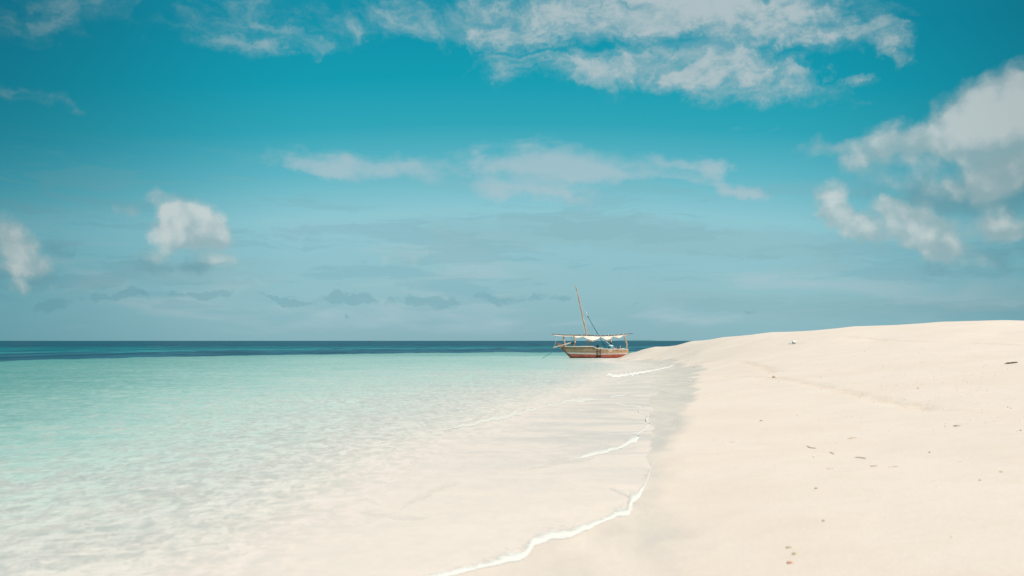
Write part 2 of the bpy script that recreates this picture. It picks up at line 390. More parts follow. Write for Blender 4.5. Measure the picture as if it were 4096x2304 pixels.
# ---- sand
def sand_material():
    m, nt, b, out = principled('coral_sand')
    geo = nt.nodes.new('ShaderNodeNewGeometry'); P = S(nt, geo.outputs['Position'])
    wet = attr(nt, 'wet'); track = attr(nt, 'track')
    x, y, z = sep(nt, P)
    n1 = noise(nt, P, 0.35, 5, 0.55); n2 = noise(nt, P, 2.2, 6, 0.65); n3 = noise(nt, P, 26, 4, 0.7)
    dry = mixc(nt, smooth(n1, .3, .7), lin(231, 210, 198), lin(235, 216, 205))
    dry = mixc(nt, smooth(n2, .42, .75) * 0.35, dry, lin(223, 202, 185))
    # wrack: small brown bits of shell and weed strewn over the upper beach
    nb = noise(nt, vm(nt, 'MULTIPLY', P, (1, 1, 1)), 0.22, 3, 0.5)
    vor = nt.nodes.new('ShaderNodeTexVoronoi'); put(nt, P, vor.inputs['Vector']); vor.inputs['Scale'].default_value = 3.3
    vd = S(nt, vor.outputs['Distance']); vc = sep(nt, S(nt, vor.outputs['Color']))
    spot = smooth(vd, 0.12, 0.05) * smooth(vc[0], .62, .7) * smooth(nb, .42, .62) * smooth(z, 0.12, 0.3)
    dry = mixc(nt, spot * 0.5, dry, mixc(nt, smooth(vc[1], .4, .6), lin(150, 128, 104), lin(246, 242, 232)))
    tn = noise(nt, P, 3.1, 5, 0.75)
    tr = track * smooth(tn, .40, .62)
    dry = mixc(nt, tr * 0.36, dry, lin(214, 184, 148))
    wn = noise(nt, vm(nt, 'MULTIPLY', P, (1.0, 0.35, 1.0)), 1.1, 6, 0.65, 0.4)
    wetf = smooth(wet + (wn - 0.5) * 0.55, 0.30, 0.66)
    wcol = mixc(nt, smooth(noise(nt, vm(nt, 'MULTIPLY', P, (1.0, 0.3, 1.0)), 1.7, 6, 0.6, 0.5), .35, .65), lin(212, 196, 187), lin(227, 209, 196))
    col = mixc(nt, wetf, dry, wcol)
    put(nt, col, b.inputs['Base Color'])
    rough = 0.95 - wetf * 0.5
    put(nt, rough, b.inputs['Roughness'])
    put(nt, 0.12 + wetf * 0.16, b.inputs['Specular IOR Level'])
    h = (n2 * 0.5 + n3 * 0.12) * (1.0 - wetf * 0.93) + tr * -0.4
    put(nt, bump(nt, h, 0.035, 0.7), b.inputs['Normal'])
    return m
trails = [[gz(*p) for p in t] for t in (
    [(3380, 1347), (3470, 1354), (3600, 1364), (3750, 1369), (3900, 1373), (4096, 1382)],
    [(2880, 1507), (2960, 1506), (3070, 1510), (3180, 1523), (3290, 1545), (3400, 1573), (3500, 1592), (3620, 1618), (3760, 1643)],
    [(2900, 1400), (2960, 1383), (3020, 1365), (3075, 1350)], [(3110, 1379), (3160, 1375), (3215, 1373)],
    [(2960, 1446), (3010, 1456), (3060, 1470), (3090, 1490)])]
def sand_h(X, Y):
    z = height(X, Y); r = np.hypot(X, Y)
    rowpy = HZ + EYE * F / np.maximum(Y, .5)
    wl = np.array(wet_line, float)
    wx = (np.interp(rowpy, wl[:, 0], wl[:, 1]) - 2048) / F * Y
    wx = wx + 0.012 * r * vnoise(X * .9, Y * .9, 11) + .006 * r * vnoise(X * 2.5, Y * 6, 12)
    soft = np.interp(rowpy, [1400, 1600, 1700, 1900, 2100, 2304], [.012, .012, .025, .05, .07, .08]) * Y
    wet = np.clip((wx - X) / soft * .5 + .5, 0, 1)
    wet = wet * np.interp(rowpy, [1500, 1750, 1900, 2050, 2304], [1, .92, .66, .50, .44])
    wet = np.where((Y < 0.5) | (rowpy < 1436), (z < .05).astype(float), wet)
    wet = np.where((z > 0.5), 0, wet)
    tr = np.zeros(X.shape)
    for i, t in enumerate(trails):
        wdt = .30 if i in (0, 3) else .42
        tr = np.maximum(tr, np.clip(1 - seg_d(X, Y, t) / wdt, 0, 1))
    z = z - tr * .035 * (0.5 + 0.5 * vnoise(X * 6, Y * 6, 9))
    return z, {'wet': wet, 'track': tr}
M_sand = sand_material()
sand = grid('beach_sand', th, RS, sand_h, M_sand)
tag(sand, 'pale sandbank rising to a low dune on the right and sloping under the water', kind='structure')

# ---- sea
def sea_material():
    m = bpy.data.materials.new('sea_water'); m.use_nodes = True; nt = m.node_tree; nt.nodes.clear()
    out = nt.nodes.new('ShaderNodeOutputMaterial')
    geo = nt.nodes.new('ShaderNodeNewGeometry'); P = S(nt, geo.outputs['Position'])
    d = attr(nt, 'depth'); reef = attr(nt, 'reef'); rad = attr(nt, 'rad')
    near = noise(nt, vm(nt, 'MULTIPLY', P, (1.0, 0.5, 1.0)), 2.2, 6, 0.66, 0.9)
    fine = noise(nt, vm(nt, 'MULTIPLY', P, (0.9, 0.5, 1.0)), 5.5, 5, 0.68, 0.9)
    big = noise(nt, P, 0.16, 5, 0.6, 0.3)
    # depth varied by noise: sand ripples, and refracted light painted into the water colour
    dd = d * (1.0 + (near - 0.5) * 2.2 + (fine - 0.5) * 1.5 + (big - 0.5) * 0.5)
    k = (dd.fn('MAXIMUM', 0.0) / 3.0).fn('POWER', 0.5).clamp()
    col = ramp(nt, k, [(0.0, lin(231, 213, 203)), (0.22, lin(224, 208, 200)), (0.36, lin(208, 202, 196)), (0.50, lin(188, 201, 194)),
                       (0.62, lin(154, 187, 181)), (0.78, lin(117, 160, 156)), (1.0, lin(78, 142, 140))])
    # thin sheets of the last waves lie over grey wet sand in streaks
    film = noise(nt, vm(nt, 'MULTIPLY', P, (0.55, 1.0, 1.0)), 0.9, 6, 0.62, 0.8)
    film = smooth(film, .42, .58, 0.35, 1.0) * smooth(d, 0.20, 0.03) * smooth(rad, 9, 19, 0.12, 0.9)
    col = mixc(nt, film, col, lin(199, 191, 188))
    # beyond the reef edge
    wn = noise(nt, vm(nt, 'MULTIPLY', P, (0.30, 0.10, 1.0)), 0.55, 6, 0.65, 0.4)
    fs = noise(nt, vm(nt, 'MULTIPLY', P, (0.50, 0.13, 1.0)), 0.30, 5, 0.72, 0.4)
    weed = smooth(reef + (wn - 0.5) * 1.5 + (fs - 0.5) * 0.5, 0.60, 0.42)
    open_c = mixc(nt, smooth(rad + (wn - 0.5) * 120.0, 230, 360), lin(16, 104, 116), lin(14, 78, 98))
    pale = smooth(reef + (wn - 0.5) * 0.5, 0.40, 0.52) * smooth(reef + (wn - 0.5) * 0.5, 0.85, 0.62)
    open_c = mixc(nt, pale * 0.45, open_c, lin(60, 140, 146))
    far = mixc(nt, weed, open_c, lin(34, 86, 106))
    far = mulc(nt, far, mixc(nt, smooth(fs, .38, .62), (0.50, 0.62, 0.68), (1.5, 1.30, 1.24)))
    rf = smooth(reef + (fs - 0.5) * 0.30 + (wn - 0.5) * 0.12, -0.015, 0.015)
    tex = smooth(near * 0.4 + fine * 0.6, .43, .58)  # mottling: seabed ripples and refracted light, both put into the colour
    rdg = 1.0 - ((noise(nt, vm(nt, 'MULTIPLY', P, (0.9, 0.5, 1.0)), 2.8, 3, 0.6, 1.2) - 0.5).fn('ABSOLUTE')) * 7.0  # pale ridged lines painted in for sunlight refracted by the waves
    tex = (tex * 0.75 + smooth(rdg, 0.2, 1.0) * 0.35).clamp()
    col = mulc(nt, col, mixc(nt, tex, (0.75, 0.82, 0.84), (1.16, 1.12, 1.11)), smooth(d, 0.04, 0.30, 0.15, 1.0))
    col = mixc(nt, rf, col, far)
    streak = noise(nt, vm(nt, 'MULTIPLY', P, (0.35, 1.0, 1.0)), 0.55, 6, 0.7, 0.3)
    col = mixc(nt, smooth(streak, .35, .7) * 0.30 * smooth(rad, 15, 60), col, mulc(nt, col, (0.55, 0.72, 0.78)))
    alpha = smooth(d + (near - 0.5) * 0.004, -0.00001, 0.00001)
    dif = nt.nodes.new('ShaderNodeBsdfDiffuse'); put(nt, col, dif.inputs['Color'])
    tr = nt.nodes.new('ShaderNodeBsdfTransparent')
    body = nt.nodes.new('ShaderNodeMixShader'); put(nt, alpha, body.inputs[0])
    nt.links.new(tr.outputs[0], body.inputs[1]); nt.links.new(dif.outputs[0], body.inputs[2])
    # ripples
    h1 = noise(nt, vm(nt, 'MULTIPLY', P, (0.55, 1.0, 1.0)), 3.2, 6, 0.62, 0.5)
    h2 = noise(nt, vm(nt, 'MULTIPLY', P, (0.4, 1.0, 1.0)), 0.8, 5, 0.6, 0.4)
    depthk = smooth(d, 0.01, 0.35, 0.12, 1.0)
    nb = nt.nodes.new('ShaderNodeBump'); put(nt, (h1 * 0.35 + h2) * depthk, nb.inputs['Height'])
    nb.inputs['Distance'].default_value = 0.12; nb.inputs['Strength'].default_value = 1.0
    gl = nt.nodes.new('ShaderNodeBsdfGlossy'); gl.inputs['Roughness'].default_value = 0.12
    gl.inputs['Color'].default_value = (1, 1, 1, 1)
    nt.links.new(nb.outputs[0], gl.inputs['Normal']); nt.links.new(nb.outputs[0], dif.inputs['Normal'])
    fr = nt.nodes.new('ShaderNodeFresnel'); fr.inputs['IOR'].default_value = 1.33; nt.links.new(nb.outputs[0], fr.inputs['Normal'])
    # a ruffled sea never reaches a mirror's reflectance at low angles
    fac = S(nt, fr.outputs[0]).fn('MINIMUM', smooth(d, 0.0, 0.5, 0.015, 0.15))
    fin = nt.nodes.new('ShaderNodeMixShader'); put(nt, fac, fin.inputs[0])
    nt.links.new(body.outputs[0], fin.inputs[1]); nt.links.new(gl.outputs[0], fin.inputs[2])
    nt.links.new(fin.outputs[0], out.inputs['Surface'])
    return m
def reef_edge(X, Y):
    """distance of the reef edge from the camera for each bearing"""
    px = 2048 + F * X / np.maximum(Y, .1)
    py = np.interp(px, [-3000, 0, 500, 1000, 1600, 2140, 2600, 4000], [1460, 1434, 1426, 1419, 1413, 1409, 1405, 1400])
    return EYE * F / (py - HZ)
def sea_h(X, Y):
    g = base_h(X, Y); r = np.hypot(X, Y)
    d = -g
    d = np.where(r > 110, np.maximum(d, 1.6), d)
    ed = reef_edge(X, Y)
    ed = ed * (1 + .015 * vnoise(X * .12, Y * .12, 21) + .02 * vnoise(X * .03, Y * .03, 22))
    reef = (r - ed) / ed
    side = np.clip(-d + .0, 0, 1)
    amp = np.clip(d / .6, 0, 1) * np.clip(400 / r, 0, 1)
    z = amp * (.018 * vnoise(X * 2.4, Y * 3.6, 31) + .03 * vnoise(X * .55, Y * 1.1, 32) * np.clip(r / 20, 0, 1))
    z = z + np.clip(d / .05, 0, 1) * np.clip(1 - d / .5, 0, 1) * .006 * vnoise(X * 3, Y * 5, 33)
    return z, {'depth': d, 'reef': reef, 'rad': r}
RSW = np.concatenate([[.05, .3, .6, .9, 1.2, 1.6, 2.0, 2.45], EYE * F / np.arange(2300, 22, -3.5), EYE * F / np.array([20, 17, 14.5, 12, 10, 8, 6.5, 5, 4, 3, 2, 1.2, .6, .2])])
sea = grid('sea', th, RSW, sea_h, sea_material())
tag(sea, 'clear shallow sea turning from sandy white to turquoise and dark blue at the horizon', kind='structure')

# ------------------------------------------------------------------ shape helpers
def tube_geo(path, rad, n=8, cap=True):
    """verts, faces of a tube along path; rad is a number or one per point"""
    P = [Vector(p) for p in path]; V = []; Fc = []
    if not hasattr(rad, '__len__'): rad = [rad] * len(P)
    up = Vector((0.13, 0.27, 0.95)).normalized(); prev = None
    for i, p in enumerate(P):
        t = (P[min(i + 1, len(P) - 1)] - P[max(i - 1, 0)]).normalized()
        a = up if abs(t.dot(up)) < .95 else Vector((1, 0, 0))
        if prev is not None: a = prev
        s = t.cross(a).normalized(); u = s.cross(t).normalized(); prev = u
        for k in range(n):
            w = 2 * math.pi * k / n
            V.append(p + (s * math.cos(w) + u * math.sin(w)) * rad[i])
    for i in range(len(P) - 1):
        for k in range(n):
            a = i * n + k; b = i * n + (k + 1) % n
            Fc.append((a, b, b + n, a + n))
    if cap:
        Fc.append(tuple(range(n))[::-1]); Fc.append(tuple(range((len(P) - 1) * n, len(P) * n)))
    return V, Fc
def curve_pts(ctrl, n=8):
    """Catmull-Rom through control points"""
    c = [Vector(p) for p in ctrl]; out = []
    for i in range(len(c) - 1):
        p0 = c[max(i - 1, 0)]; p1 = c[i]; p2 = c[i + 1]; p3 = c[min(i + 2, len(c) - 1)]
        for k in range(n):
            t = k / n
            out.append(0.5 * ((2 * p1) + (p2 - p0) * t + (2 * p0 - 5 * p1 + 4 * p2 - p3) * t * t + (3 * p1 - p0 - 3 * p2 + p3) * t ** 3))
    out.append(c[-1]); return out
def box_geo(c, s, rz=0.0):
    V = []; cz, sz = math.cos(rz), math.sin(rz)
    for dz in (-.5, .5):
        for dx, dy in ((-.5, -.5), (.5, -.5), (.5, .5), (-.5, .5)):
            x, y = dx * s[0], dy * s[1]
            V.append(Vector((c[0] + x * cz - y * sz, c[1] + x * sz + y * cz, c[2] + dz * s[2])))
    return V, [(0, 3, 2, 1), (4, 5, 6, 7), (0, 1, 5, 4), (1, 2, 6, 5), (2, 3, 7, 6), (3, 0, 4, 7)]
def join(*gs):
    V = []; Fc = []
    for v, f in gs:
        o = len(V); V += list(v); Fc += [tuple(i + o for i in q) for q in f]
    return V, Fc
def add(name, geo, mat, parent=None, smoothf=True, label=None):
    o = mesh_obj(name, geo[0], geo[1], mat, parent, smoothf)
    if label: o['label'] = label
    return o

# ------------------------------------------------------------------ materials for things
def simple(name, c, rough=0.7, c2=None, scale=8.0, spec=0.3, bmp=0.0, stretch=(1, 1, 1)):
    m, nt, b, out = principled(name)
    P = vm(nt, 'MULTIPLY', objco(nt), stretch)
    n = noise(nt, P, scale, 5, 0.6)
    put(nt, mixc(nt, smooth(n, .35, .65), c, c2 or tuple(v * .75 for v in c)), b.inputs['Base Color'])
    b.inputs['Roughness'].default_value = rough; b.inputs['Specular IOR Level'].default_value = spec
    if bmp: put(nt, bump(nt, n, bmp), b.inputs['Normal'])
    return m
M_pole = simple('weathered_pole_wood', lin(206, 180, 152), .8, lin(168, 140, 114), 9, bmp=.01, stretch=(1, 1, .25))
M_paleplank = simple('pale_sun_bleached_wood', lin(214, 196, 178), .8, lin(176, 156, 140), 9, bmp=.01, stretch=(.3, 1, 1))
M_dark_pole = simple('dark_pole_wood', lin(112, 92, 84), .8, lin(82, 68, 64), 9, bmp=.01, stretch=(.3, 1, 1))
M_stem = simple('red_brown_timber', lin(176, 112, 84), .75, lin(138, 88, 70), 7, bmp=.01)
M_white = simple('old_white_paint', lin(240, 234, 226), .7, lin(224, 214, 204), 5, bmp=.004)
M_wrope = simple('white_rope', lin(222, 216, 206), .9)
M_trope = simple('teal_rope', lin(22, 116, 122), .85, lin(14, 96, 104))
M_grope = simple('green_rope', lin(70, 92, 74), .9, lin(96, 84, 60))
M_black = simple('black_plastic', lin(34, 38, 46), .35, lin(24, 27, 33), spec=.5)
M_iron = simple('dark_rusty_iron', lin(74, 54, 50), .8, lin(48, 40, 40))
M_skin = simple('dark_skin', lin(66, 44, 38), .55, lin(56, 38, 34), spec=.4)
M_shirt = simple('light_blue_cotton', lin(84, 184, 204), .9, lin(120, 204, 216), 14)
M_white_cloth = simple('white_cotton', lin(226, 230, 232), .9, lin(206, 212, 216), 10)
M_navy = simple('dark_cotton', lin(36, 44, 58), .9)
def plank_material():
    m, nt, b, out = principled('weathered_hull_planks')
    P = objco(nt); x, y, z = sep(nt, P)
    g = noise(nt, vm(nt, 'MULTIPLY', P, (0.7, 1, 7)), 3.0, 6, 0.65)
    pa = noise(nt, P, 0.9, 4, 0.6)
    fore = mixc(nt, smooth(g, .35, .65), lin(180, 146, 120), lin(208, 180, 156))
    fore = mixc(nt, smooth(z + (pa - .5) * .3, .80, .98), fore, lin(158, 136, 104))
    aft = mixc(nt, smooth(g, .35, .65), lin(196, 156, 122), lin(214, 180, 148))
    c = mixc(nt, smooth(x + (pa - 0.5) * 2.0, 0.5, 1.6), fore, aft)
    # the plank seams, dark streaks under nails, a scraped pale patch
    zf = (z * (1 / 0.165)).fn('FRACT'); seam = smooth((zf - 0.5).fn('ABSOLUTE'), 0.44, 0.5)
    c = mixc(nt, seam * 0.75, c, lin(78, 60, 46))
    v = nt.nodes.new('ShaderNodeTexVoronoi'); put(nt, vm(nt, 'MULTIPLY', P, (1.0, 0.01, 1.6)), v.inputs['Vector']); v.inputs['Scale'].default_value = 4.2
    nails = smooth(S(nt, v.outputs['Distance']), 0.16, 0.06) * smooth(sep(nt, S(nt, v.outputs['Color']))[0], .4, .5)
    c = mixc(nt, nails * 0.8, c, lin(66, 56, 48))
    patch = smooth(noise(nt, P, 2.0, 4, .6) * .35 + smooth((x - 1.9).fn('ABSOLUTE'), .0, .38, 1, 0) * .5 + smooth((z - .78).fn('ABSOLUTE'), .0, .2, 1, 0) * .4, .62, .74)
    c = mixc(nt, patch * .8, c, lin(232, 216, 188))
    st = noise(nt, vm(nt, 'MULTIPLY', P, (2.2, 1, .5)), 4.0, 5, .65)
    c = mixc(nt, smooth(st, .52, .72) * .55, c, lin(104, 88, 70))
    put(nt, c, b.inputs['Base Color']); b.inputs['Roughness'].default_value = .8
    b.inputs['Specular IOR Level'].default_value = .2
    put(nt, bump(nt, g * .5 - seam * 1.0, .02), b.inputs['Normal'])
    return m
M_plank = plank_material()
def bottom_material():
    m, nt, b, out = principled('red_bottom_paint')
    P = objco(nt); g = noise(nt, P, 1.6, 6, .65); g2 = noise(nt, vm(nt, 'MULTIPLY', P, (1, 1, 3)), 7, 4, .6)
    x, y, z = sep(nt, P)
    c = mixc(nt, smooth(g, .35, .65), lin(192, 96, 80), lin(220, 122, 100))
    c = mixc(nt, smooth(g2, .5, .7) * .5, c, lin(146, 84, 76))
    c = mixc(nt, smooth(z + (g - .5) * .3, .12, -.02) * .5, c, lin(120, 92, 78))
    put(nt, c, b.inputs['Base Color']); b.inputs['Roughness'].default_value = .7
    return m
M_bottom = bottom_material()
def sail_material():
    m, nt, b, out = principled('old_white_sailcloth')
    P = objco(nt); g = noise(nt, P, 2.5, 6, .6)
    put(nt, mixc(nt, smooth(g, .5, .72), lin(240, 231, 222), lin(222, 206, 188)), b.inputs['Base Color'])
    b.inputs['Roughness'].default_value = .9; b.inputs['Specular IOR Level'].default_value = .1
    f = noise(nt, vm(nt, 'MULTIPLY', P, (1.0, 1.0, 2.4)), 4.0, 4, .6, .8)
    put(nt, bump(nt, f, .06), b.inputs['Normal'])
    return m
M_sail = sail_material()

# ------------------------------------------------------------------ the dhow
BY = 98.3; SC = BY / F
BC = Vector(((2360 - 2048) * SC, BY, 0.0))
def b3(px, py, dy=0.0):
    k = (BY + dy) / F
    return Vector(((px - 2048) * k, BY + dy, EYE + (HZ - py) * k))
dhow = empty('dhow', BC)
tag(dhow, 'old wooden dhow with red bottom and leaning mast, beached beside the sandbank', 'boat')
def xb(z): return -4.0 + 0 * z if False else ((2282 - 2360) * SC - (z - EYE - (HZ - 1432.4) * SC) * (55 / 59.0)) + 0.12
def xs(z): return (2509 - 2360) * SC - max(0, 0.46 - z) * 1.5
def B(t):
    return float(np.interp(t, [0, .06, .15, .3, .5, .7, .88, 1], [.05, .28, .58, .95, 1.12, 1.08, .90, .72]))
def W_(z, t):
    w = float(np.interp(z, [-.4, -.2, 0, .2, .45, .8, 1.2], [.12, .36, .58, .74, .86, .95, 1.0]))
    return w ** (1 + 1.2 * (1 - t))
NT = 44
def hull_pt(t, z, side, off=0.0):
    x0 = xb(z); x1 = xs(z)
    return Vector((BC.x + x0 + t * (x1 - x0), BC.y + side * (B(t) * W_(z, t) + off), z))
def sheer_z(t):
    x = xb(1.1) + t * (xs(1.1) - xb(1.1)); px = 2360 + x / SC
    py = np.interp(px, [2230, 2250, 2262, 2300, 2371, 2380, 2430, 2509], [1384, 1386, 1386.5, 1387, 1386.5, 1395.5, 1397, 1397.5])
    return EYE + (HZ - py) * SC
def band(zlo, zhi, off, inner=False, nz=6):
    """both sides of the hull between two level functions, closed at the transom"""
    V = []; Fc = []
    for side in (-1, 1):
        o0 = len(V)
        for i in range(NT + 1):
            t = i / NT; a, b_ = zlo(t), zhi(t)
            for j in range(nz + 1):
                V.append(hull_pt(t, a + (b_ - a) * j / nz, side, off))
        for i in range(NT):
            for j in range(nz):
                a = o0 + i * (nz + 1) + j
                q = (a, a + nz + 1, a + nz + 2, a + 1)
                Fc.append(q if side < 0 else q[::-1])
    L = o_r = (NT + 1) * (nz + 1)
    for j in range(nz):                       # transom
        a = NT * (nz + 1) + j; b_ = L + NT * (nz + 1) + j
        Fc.append((a, b_, b_ + 1, a + 1))
    return V, Fc
hull_up = band(lambda t: .47, sheer_z, 0.0)
hull_in = band(lambda t: .47, sheer_z, -.05)
hull_in = (hull_in[0], [f[::-1] for f in hull_in[1]])
o_h = add('hull_planking', join(hull_up, hull_in), M_plank, dhow)
add('hull_bottom', band(lambda t: -.38, lambda t: .40, 0.0), M_bottom, dhow)
STZ = lambda t: float(np.interp(t, [0, .3, .6, 1], [.475, .415, .385, .415]))
add('waterline_stripe', band(lambda t: STZ(t) - .045, lambda t: STZ(t) + .095, .012, nz=2), M_white, dhow)
# rail along the top of the sides
rail = []
for side in (-1, 1):
    p = [hull_pt(i / 80, sheer_z(i / 80), side, -.02) + Vector((0, 0, .02)) for i in range(81)]
    V = []; Fc = []
    for i, q in enumerate(p):
        for dy, dz in ((-.055, -.03), (.055, -.03), (.055, .03), (-.055, .03)): V.append(q + Vector((0, dy, dz)))
    for i in range(80):
        for k in range(4):
            a = i * 4 + k; b_ = i * 4 + (k + 1) % 4
            Fc.append((a, b_, b_ + 4, a + 4))
    Fc.append((3, 2, 1, 0)); rail.append((V, Fc))
    add('rail', (V, Fc), M_white, dhow, smoothf=False)
# deck, foredeck, thwart
def deck(z, t0, t1, mat, name):
    V = []; Fc = []
    n = 14
    for i in range(n + 1):
        t = t0 + (t1 - t0) * i / n
        a = hull_pt(t, z, -1, -.055); b_ = hull_pt(t, z, 1, -.055)
        if a.y > b_.y: a.y = b_.y = (a.y + b_.y) / 2
        V += [a, b_, a - Vector((0, 0, .04)), b_ - Vector((0, 0, .04))]
    for i in range(n):
        a = i * 4
        Fc += [(a, a + 4, a + 5, a + 1), (a + 2, a + 3, a + 7, a + 6)]
    Fc += [(0, 1, 3, 2), (n * 4, n * 4 + 2, n * 4 + 3, n * 4 + 1)]
    add(name, (V, Fc), mat, dhow, smoothf=False)
deck(1.04, .03, .47, M_paleplank, 'foredeck')
deck(.50, .47, .98, M_paleplank, 'deck')
V, Fc = box_geo((BC.x + (2443 - 2360) * SC, BC.y + .1, .70), (.35, 1.75, .05))
add('thwart', (V, Fc), M_paleplank, dhow, smoothf=False)
# stem post, a thick raked timber with a cut head
def prism(poly_px, dy0, dy1):
    V = [b3(x, y, dy0) for x, y in poly_px] + [b3(x, y, dy1) for x, y in poly_px]
    n = len(poly_px)
    return V, [tuple(range(n)), tuple(range(n, 2 * n))[::-1]] + [(i, i + n, (i + 1) % n + n, (i + 1) % n) for i in range(n)]
add('stem_post', prism([(2227, 1373.5), (2241, 1372), (2250, 1384), (2262, 1397), (2296, 1434), (2302, 1442), (2290, 1442), (2281, 1432.5), (2246, 1395)], -.07, .07), M_stem, dhow, smoothf=False)
add('keel', prism([(2284, 1432), (2480, 1432), (2478, 1447), (2292, 1447)], -.05, .05), M_bottom, dhow, smoothf=False)
# rudder behind the transom
add('rudder', prism([(2509.5, 1396), (2514, 1397), (2512, 1424), (2498, 1432), (2496, 1424), (2506, 1416)], -.03, .03), M_plank, dhow, smoothf=False)
# the mast, gently bent, leaning forward
mast_c = [b3(2358, 1404, .05), b3(2354, 1375, .05), b3(2347, 1338, .05), b3(2333, 1275, .05), b3(2318, 1205, .05), b3(2307, 1160, .05), b3(2299.5, 1140, .05)]
mp = curve_pts(mast_c, 6)
add('mast', tube_geo(mp, [float(np.interp(i / (len(mp) - 1), [0, .4, .8, .97, 1], [.088, .072, .05, .032, .04])) for i in range(len(mp))], 10), M_pole, dhow)
# yard lowered on to its crutches
YD = -.12
yard_c = [b3(2206.5, 1336, YD), b3(2240, 1339.5, YD), b3(2273, 1340.8, YD), b3(2346, 1341, YD), b3(2402, 1343.5, YD), b3(2460, 1341, YD), b3(2500, 1337.5, YD), b3(2532, 1333.8, YD)]
yp_ = curve_pts(yard_c, 6)
yard = add('yard', tube_geo(yp_, [float(np.interp(i / (len(yp_) - 1), [0, .15, .5, .85, 1], [.034, .045, .062, .044, .022])) for i in range(len(yp_))], 10), M_dark_pole, dhow)
def yard_z(px):
    xs_ = [2206.5, 2240, 2273, 2346, 2402, 2460, 2500, 2532]; ys_ = [1336, 1339.5, 1340.8, 1341, 1343.5, 1341, 1337.5, 1333.8]
    return float(np.interp(px, xs_, ys_))
# lashings round the yard
for px in (2346, 2362, 2379, 2391, 2402, 2419, 2434, 2447, 2458, 2471, 2481, 2493, 2326, 2292, 2208):
    y0 = yard_z(px); w = random.choice([.6, 1.0, 1.4])
    V, Fc = tube_geo([b3(px - w, y0, YD), b3(px + w * .2, y0 - .1, YD), b3(px + w, y0, YD)], [.066, .076, .066] if 2250 < px < 2520 else [.04, .045, .04], 8)
    o = mesh_obj('lashing', V, Fc, M_wrope, None, True)
    me = o.data
    for v in me.vertices: v.co = v.co - Vector(BC)
    o.parent = yard
# the sail, brailed up and hanging in swags under the yard
lo_px = [(2213, 1340.5), (2228, 1344), (2250, 1346), (2273, 1346.5), (2286, 1346), (2296, 1351), (2305, 1353.8), (2318, 1352), (2333, 1349.5), (2340, 1353), (2347, 1358.8), (2357, 1364.6), (2372, 1366.8), (2386, 1364.2), (2395, 1357), (2402, 1349), (2416, 1360), (2428, 1364.6), (2440, 1361), (2449, 1352), (2454, 1347), (2467, 1354), (2475, 1355), (2484, 1351), (2494, 1342.5), (2504, 1340.5), (2514, 1338.5)]
NS, NA = 150, 26
V = []; Fc = []
gath = [2286, 2333, 2402, 2454, 2496]
for i in range(NS + 1):
    px = 2213 + (2514 - 2213) * i / NS
    zt = yard_z(px) + 1.2; zl = float(np.interp(px, [a for a, _ in lo_px], [b for _, b in lo_px]))
    dr = max(zl - zt, .5)
    dg = min(abs(px - g) for g in gath)
    for j in range(NA):
        a = 2 * math.pi * j / NA
        s_ = (1 - math.cos(a)) / 2
        belly = .035 + .011 * dr * (0.4 + s_) * 1.2
        yy = math.sin(a) * belly * (0.55 + .45 * s_)
        fold = .03 * math.sin(s_ * 15 + 1.1 * math.sin(px * .23) + 3 * math.exp(-dg / 7)) * min(1, dr / 8)
        fold += .022 * math.sin(px * .9 + s_ * 3) * math.exp(-dg / 6)
        yy += fold * (1 if math.sin(a) < 0 else -.5)
        V.append(b3(px, zt + dr * s_ + .25 * math.sin(px * .8 + a), YD + yy))
for i in range(NS):
    for j in range(NA):
        a = i * NA + j; b_ = i * NA + (j + 1) % NA
        Fc.append((a, b_, b_ + NA, a + NA))
Fc.append(tuple(range(NA))); Fc.append(tuple(range(NS * NA, NS * NA + NA))[::-1])
add('sail', (V, Fc), M_sail, dhow)
# crutch posts that carry the yard
for pth, r0 in (([(2253.5, 1345, 0), (2256, 1362, 0), (2262, 1386, 0)], .085), ([(2296.5, 1343, -.3), (2298.5, 1360, -.3), (2299.5, 1373, -.3), (2296, 1388, -.3)], .075),
                ([(2444.8, 1347, .45), (2444.2, 1365, .45), (2443, 1400, .45)], .07), ([(2498, 1341, -.1), (2501, 1357, -.1), (2506.8, 1376, -.1), (2507, 1384, -.1), (2504, 1399, -.1)], .075)):
    c = curve_pts([b3(*p) for p in pth], 5)
    add('post', tube_geo(c, [r0 * (1 + .12 * math.sin(k * 1.7)) for k in range(len(c))], 9), M_pole, dhow)
add('post_knee', tube_geo([b3(2301, 1372, -.3), b3(2299, 1376, -.3), b3(2297, 1388.5, -.3)], [.06, .085, .07], 8), M_dark_pole, dhow, label='dark worn lower end of the crooked forward post')
V, Fc = tube_geo(curve_pts([b3(2480.5, 1399, .2), b3(2481, 1391, .2), b3(2479.5, 1384, .2)], 4), .065, 8)
add('bollard', (V, Fc), M_pole, dhow)
# bowsprit and the short dark spar across it
add('bowsprit', tube_geo(curve_pts([b3(2212.5, 1390.5, -.35), b3(2235, 1384.5, -.35), b3(2262, 1377.5, -.35), b3(2283.5, 1371.5, -.35)], 4), [.06] * 6 + [.058] * 6 + [.05], 9), M_paleplank, dhow)
add('spar', tube_geo([b3(2280, 1374.5, .1), b3(2299, 1372.5, .1)], .04, 8), M_dark_pole, dhow)
add('spar', tube_geo([b3(2289, 1374, .1), b3(2290, 1386, .1)], .028, 8), M_dark_pole, dhow)
add('spar', tube_geo([b3(2258, 1380, -.2), b3(2248, 1396, -.2)], .045, 8), M_stem, dhow)
# low poles over the stern
add('spar', tube_geo(curve_pts([b3(2457, 1388, .3), b3(2468, 1392.5, .3), b3(2476, 1391, .3), b3(2488, 1388, .3)], 4), .035, 8), M_stem, dhow)
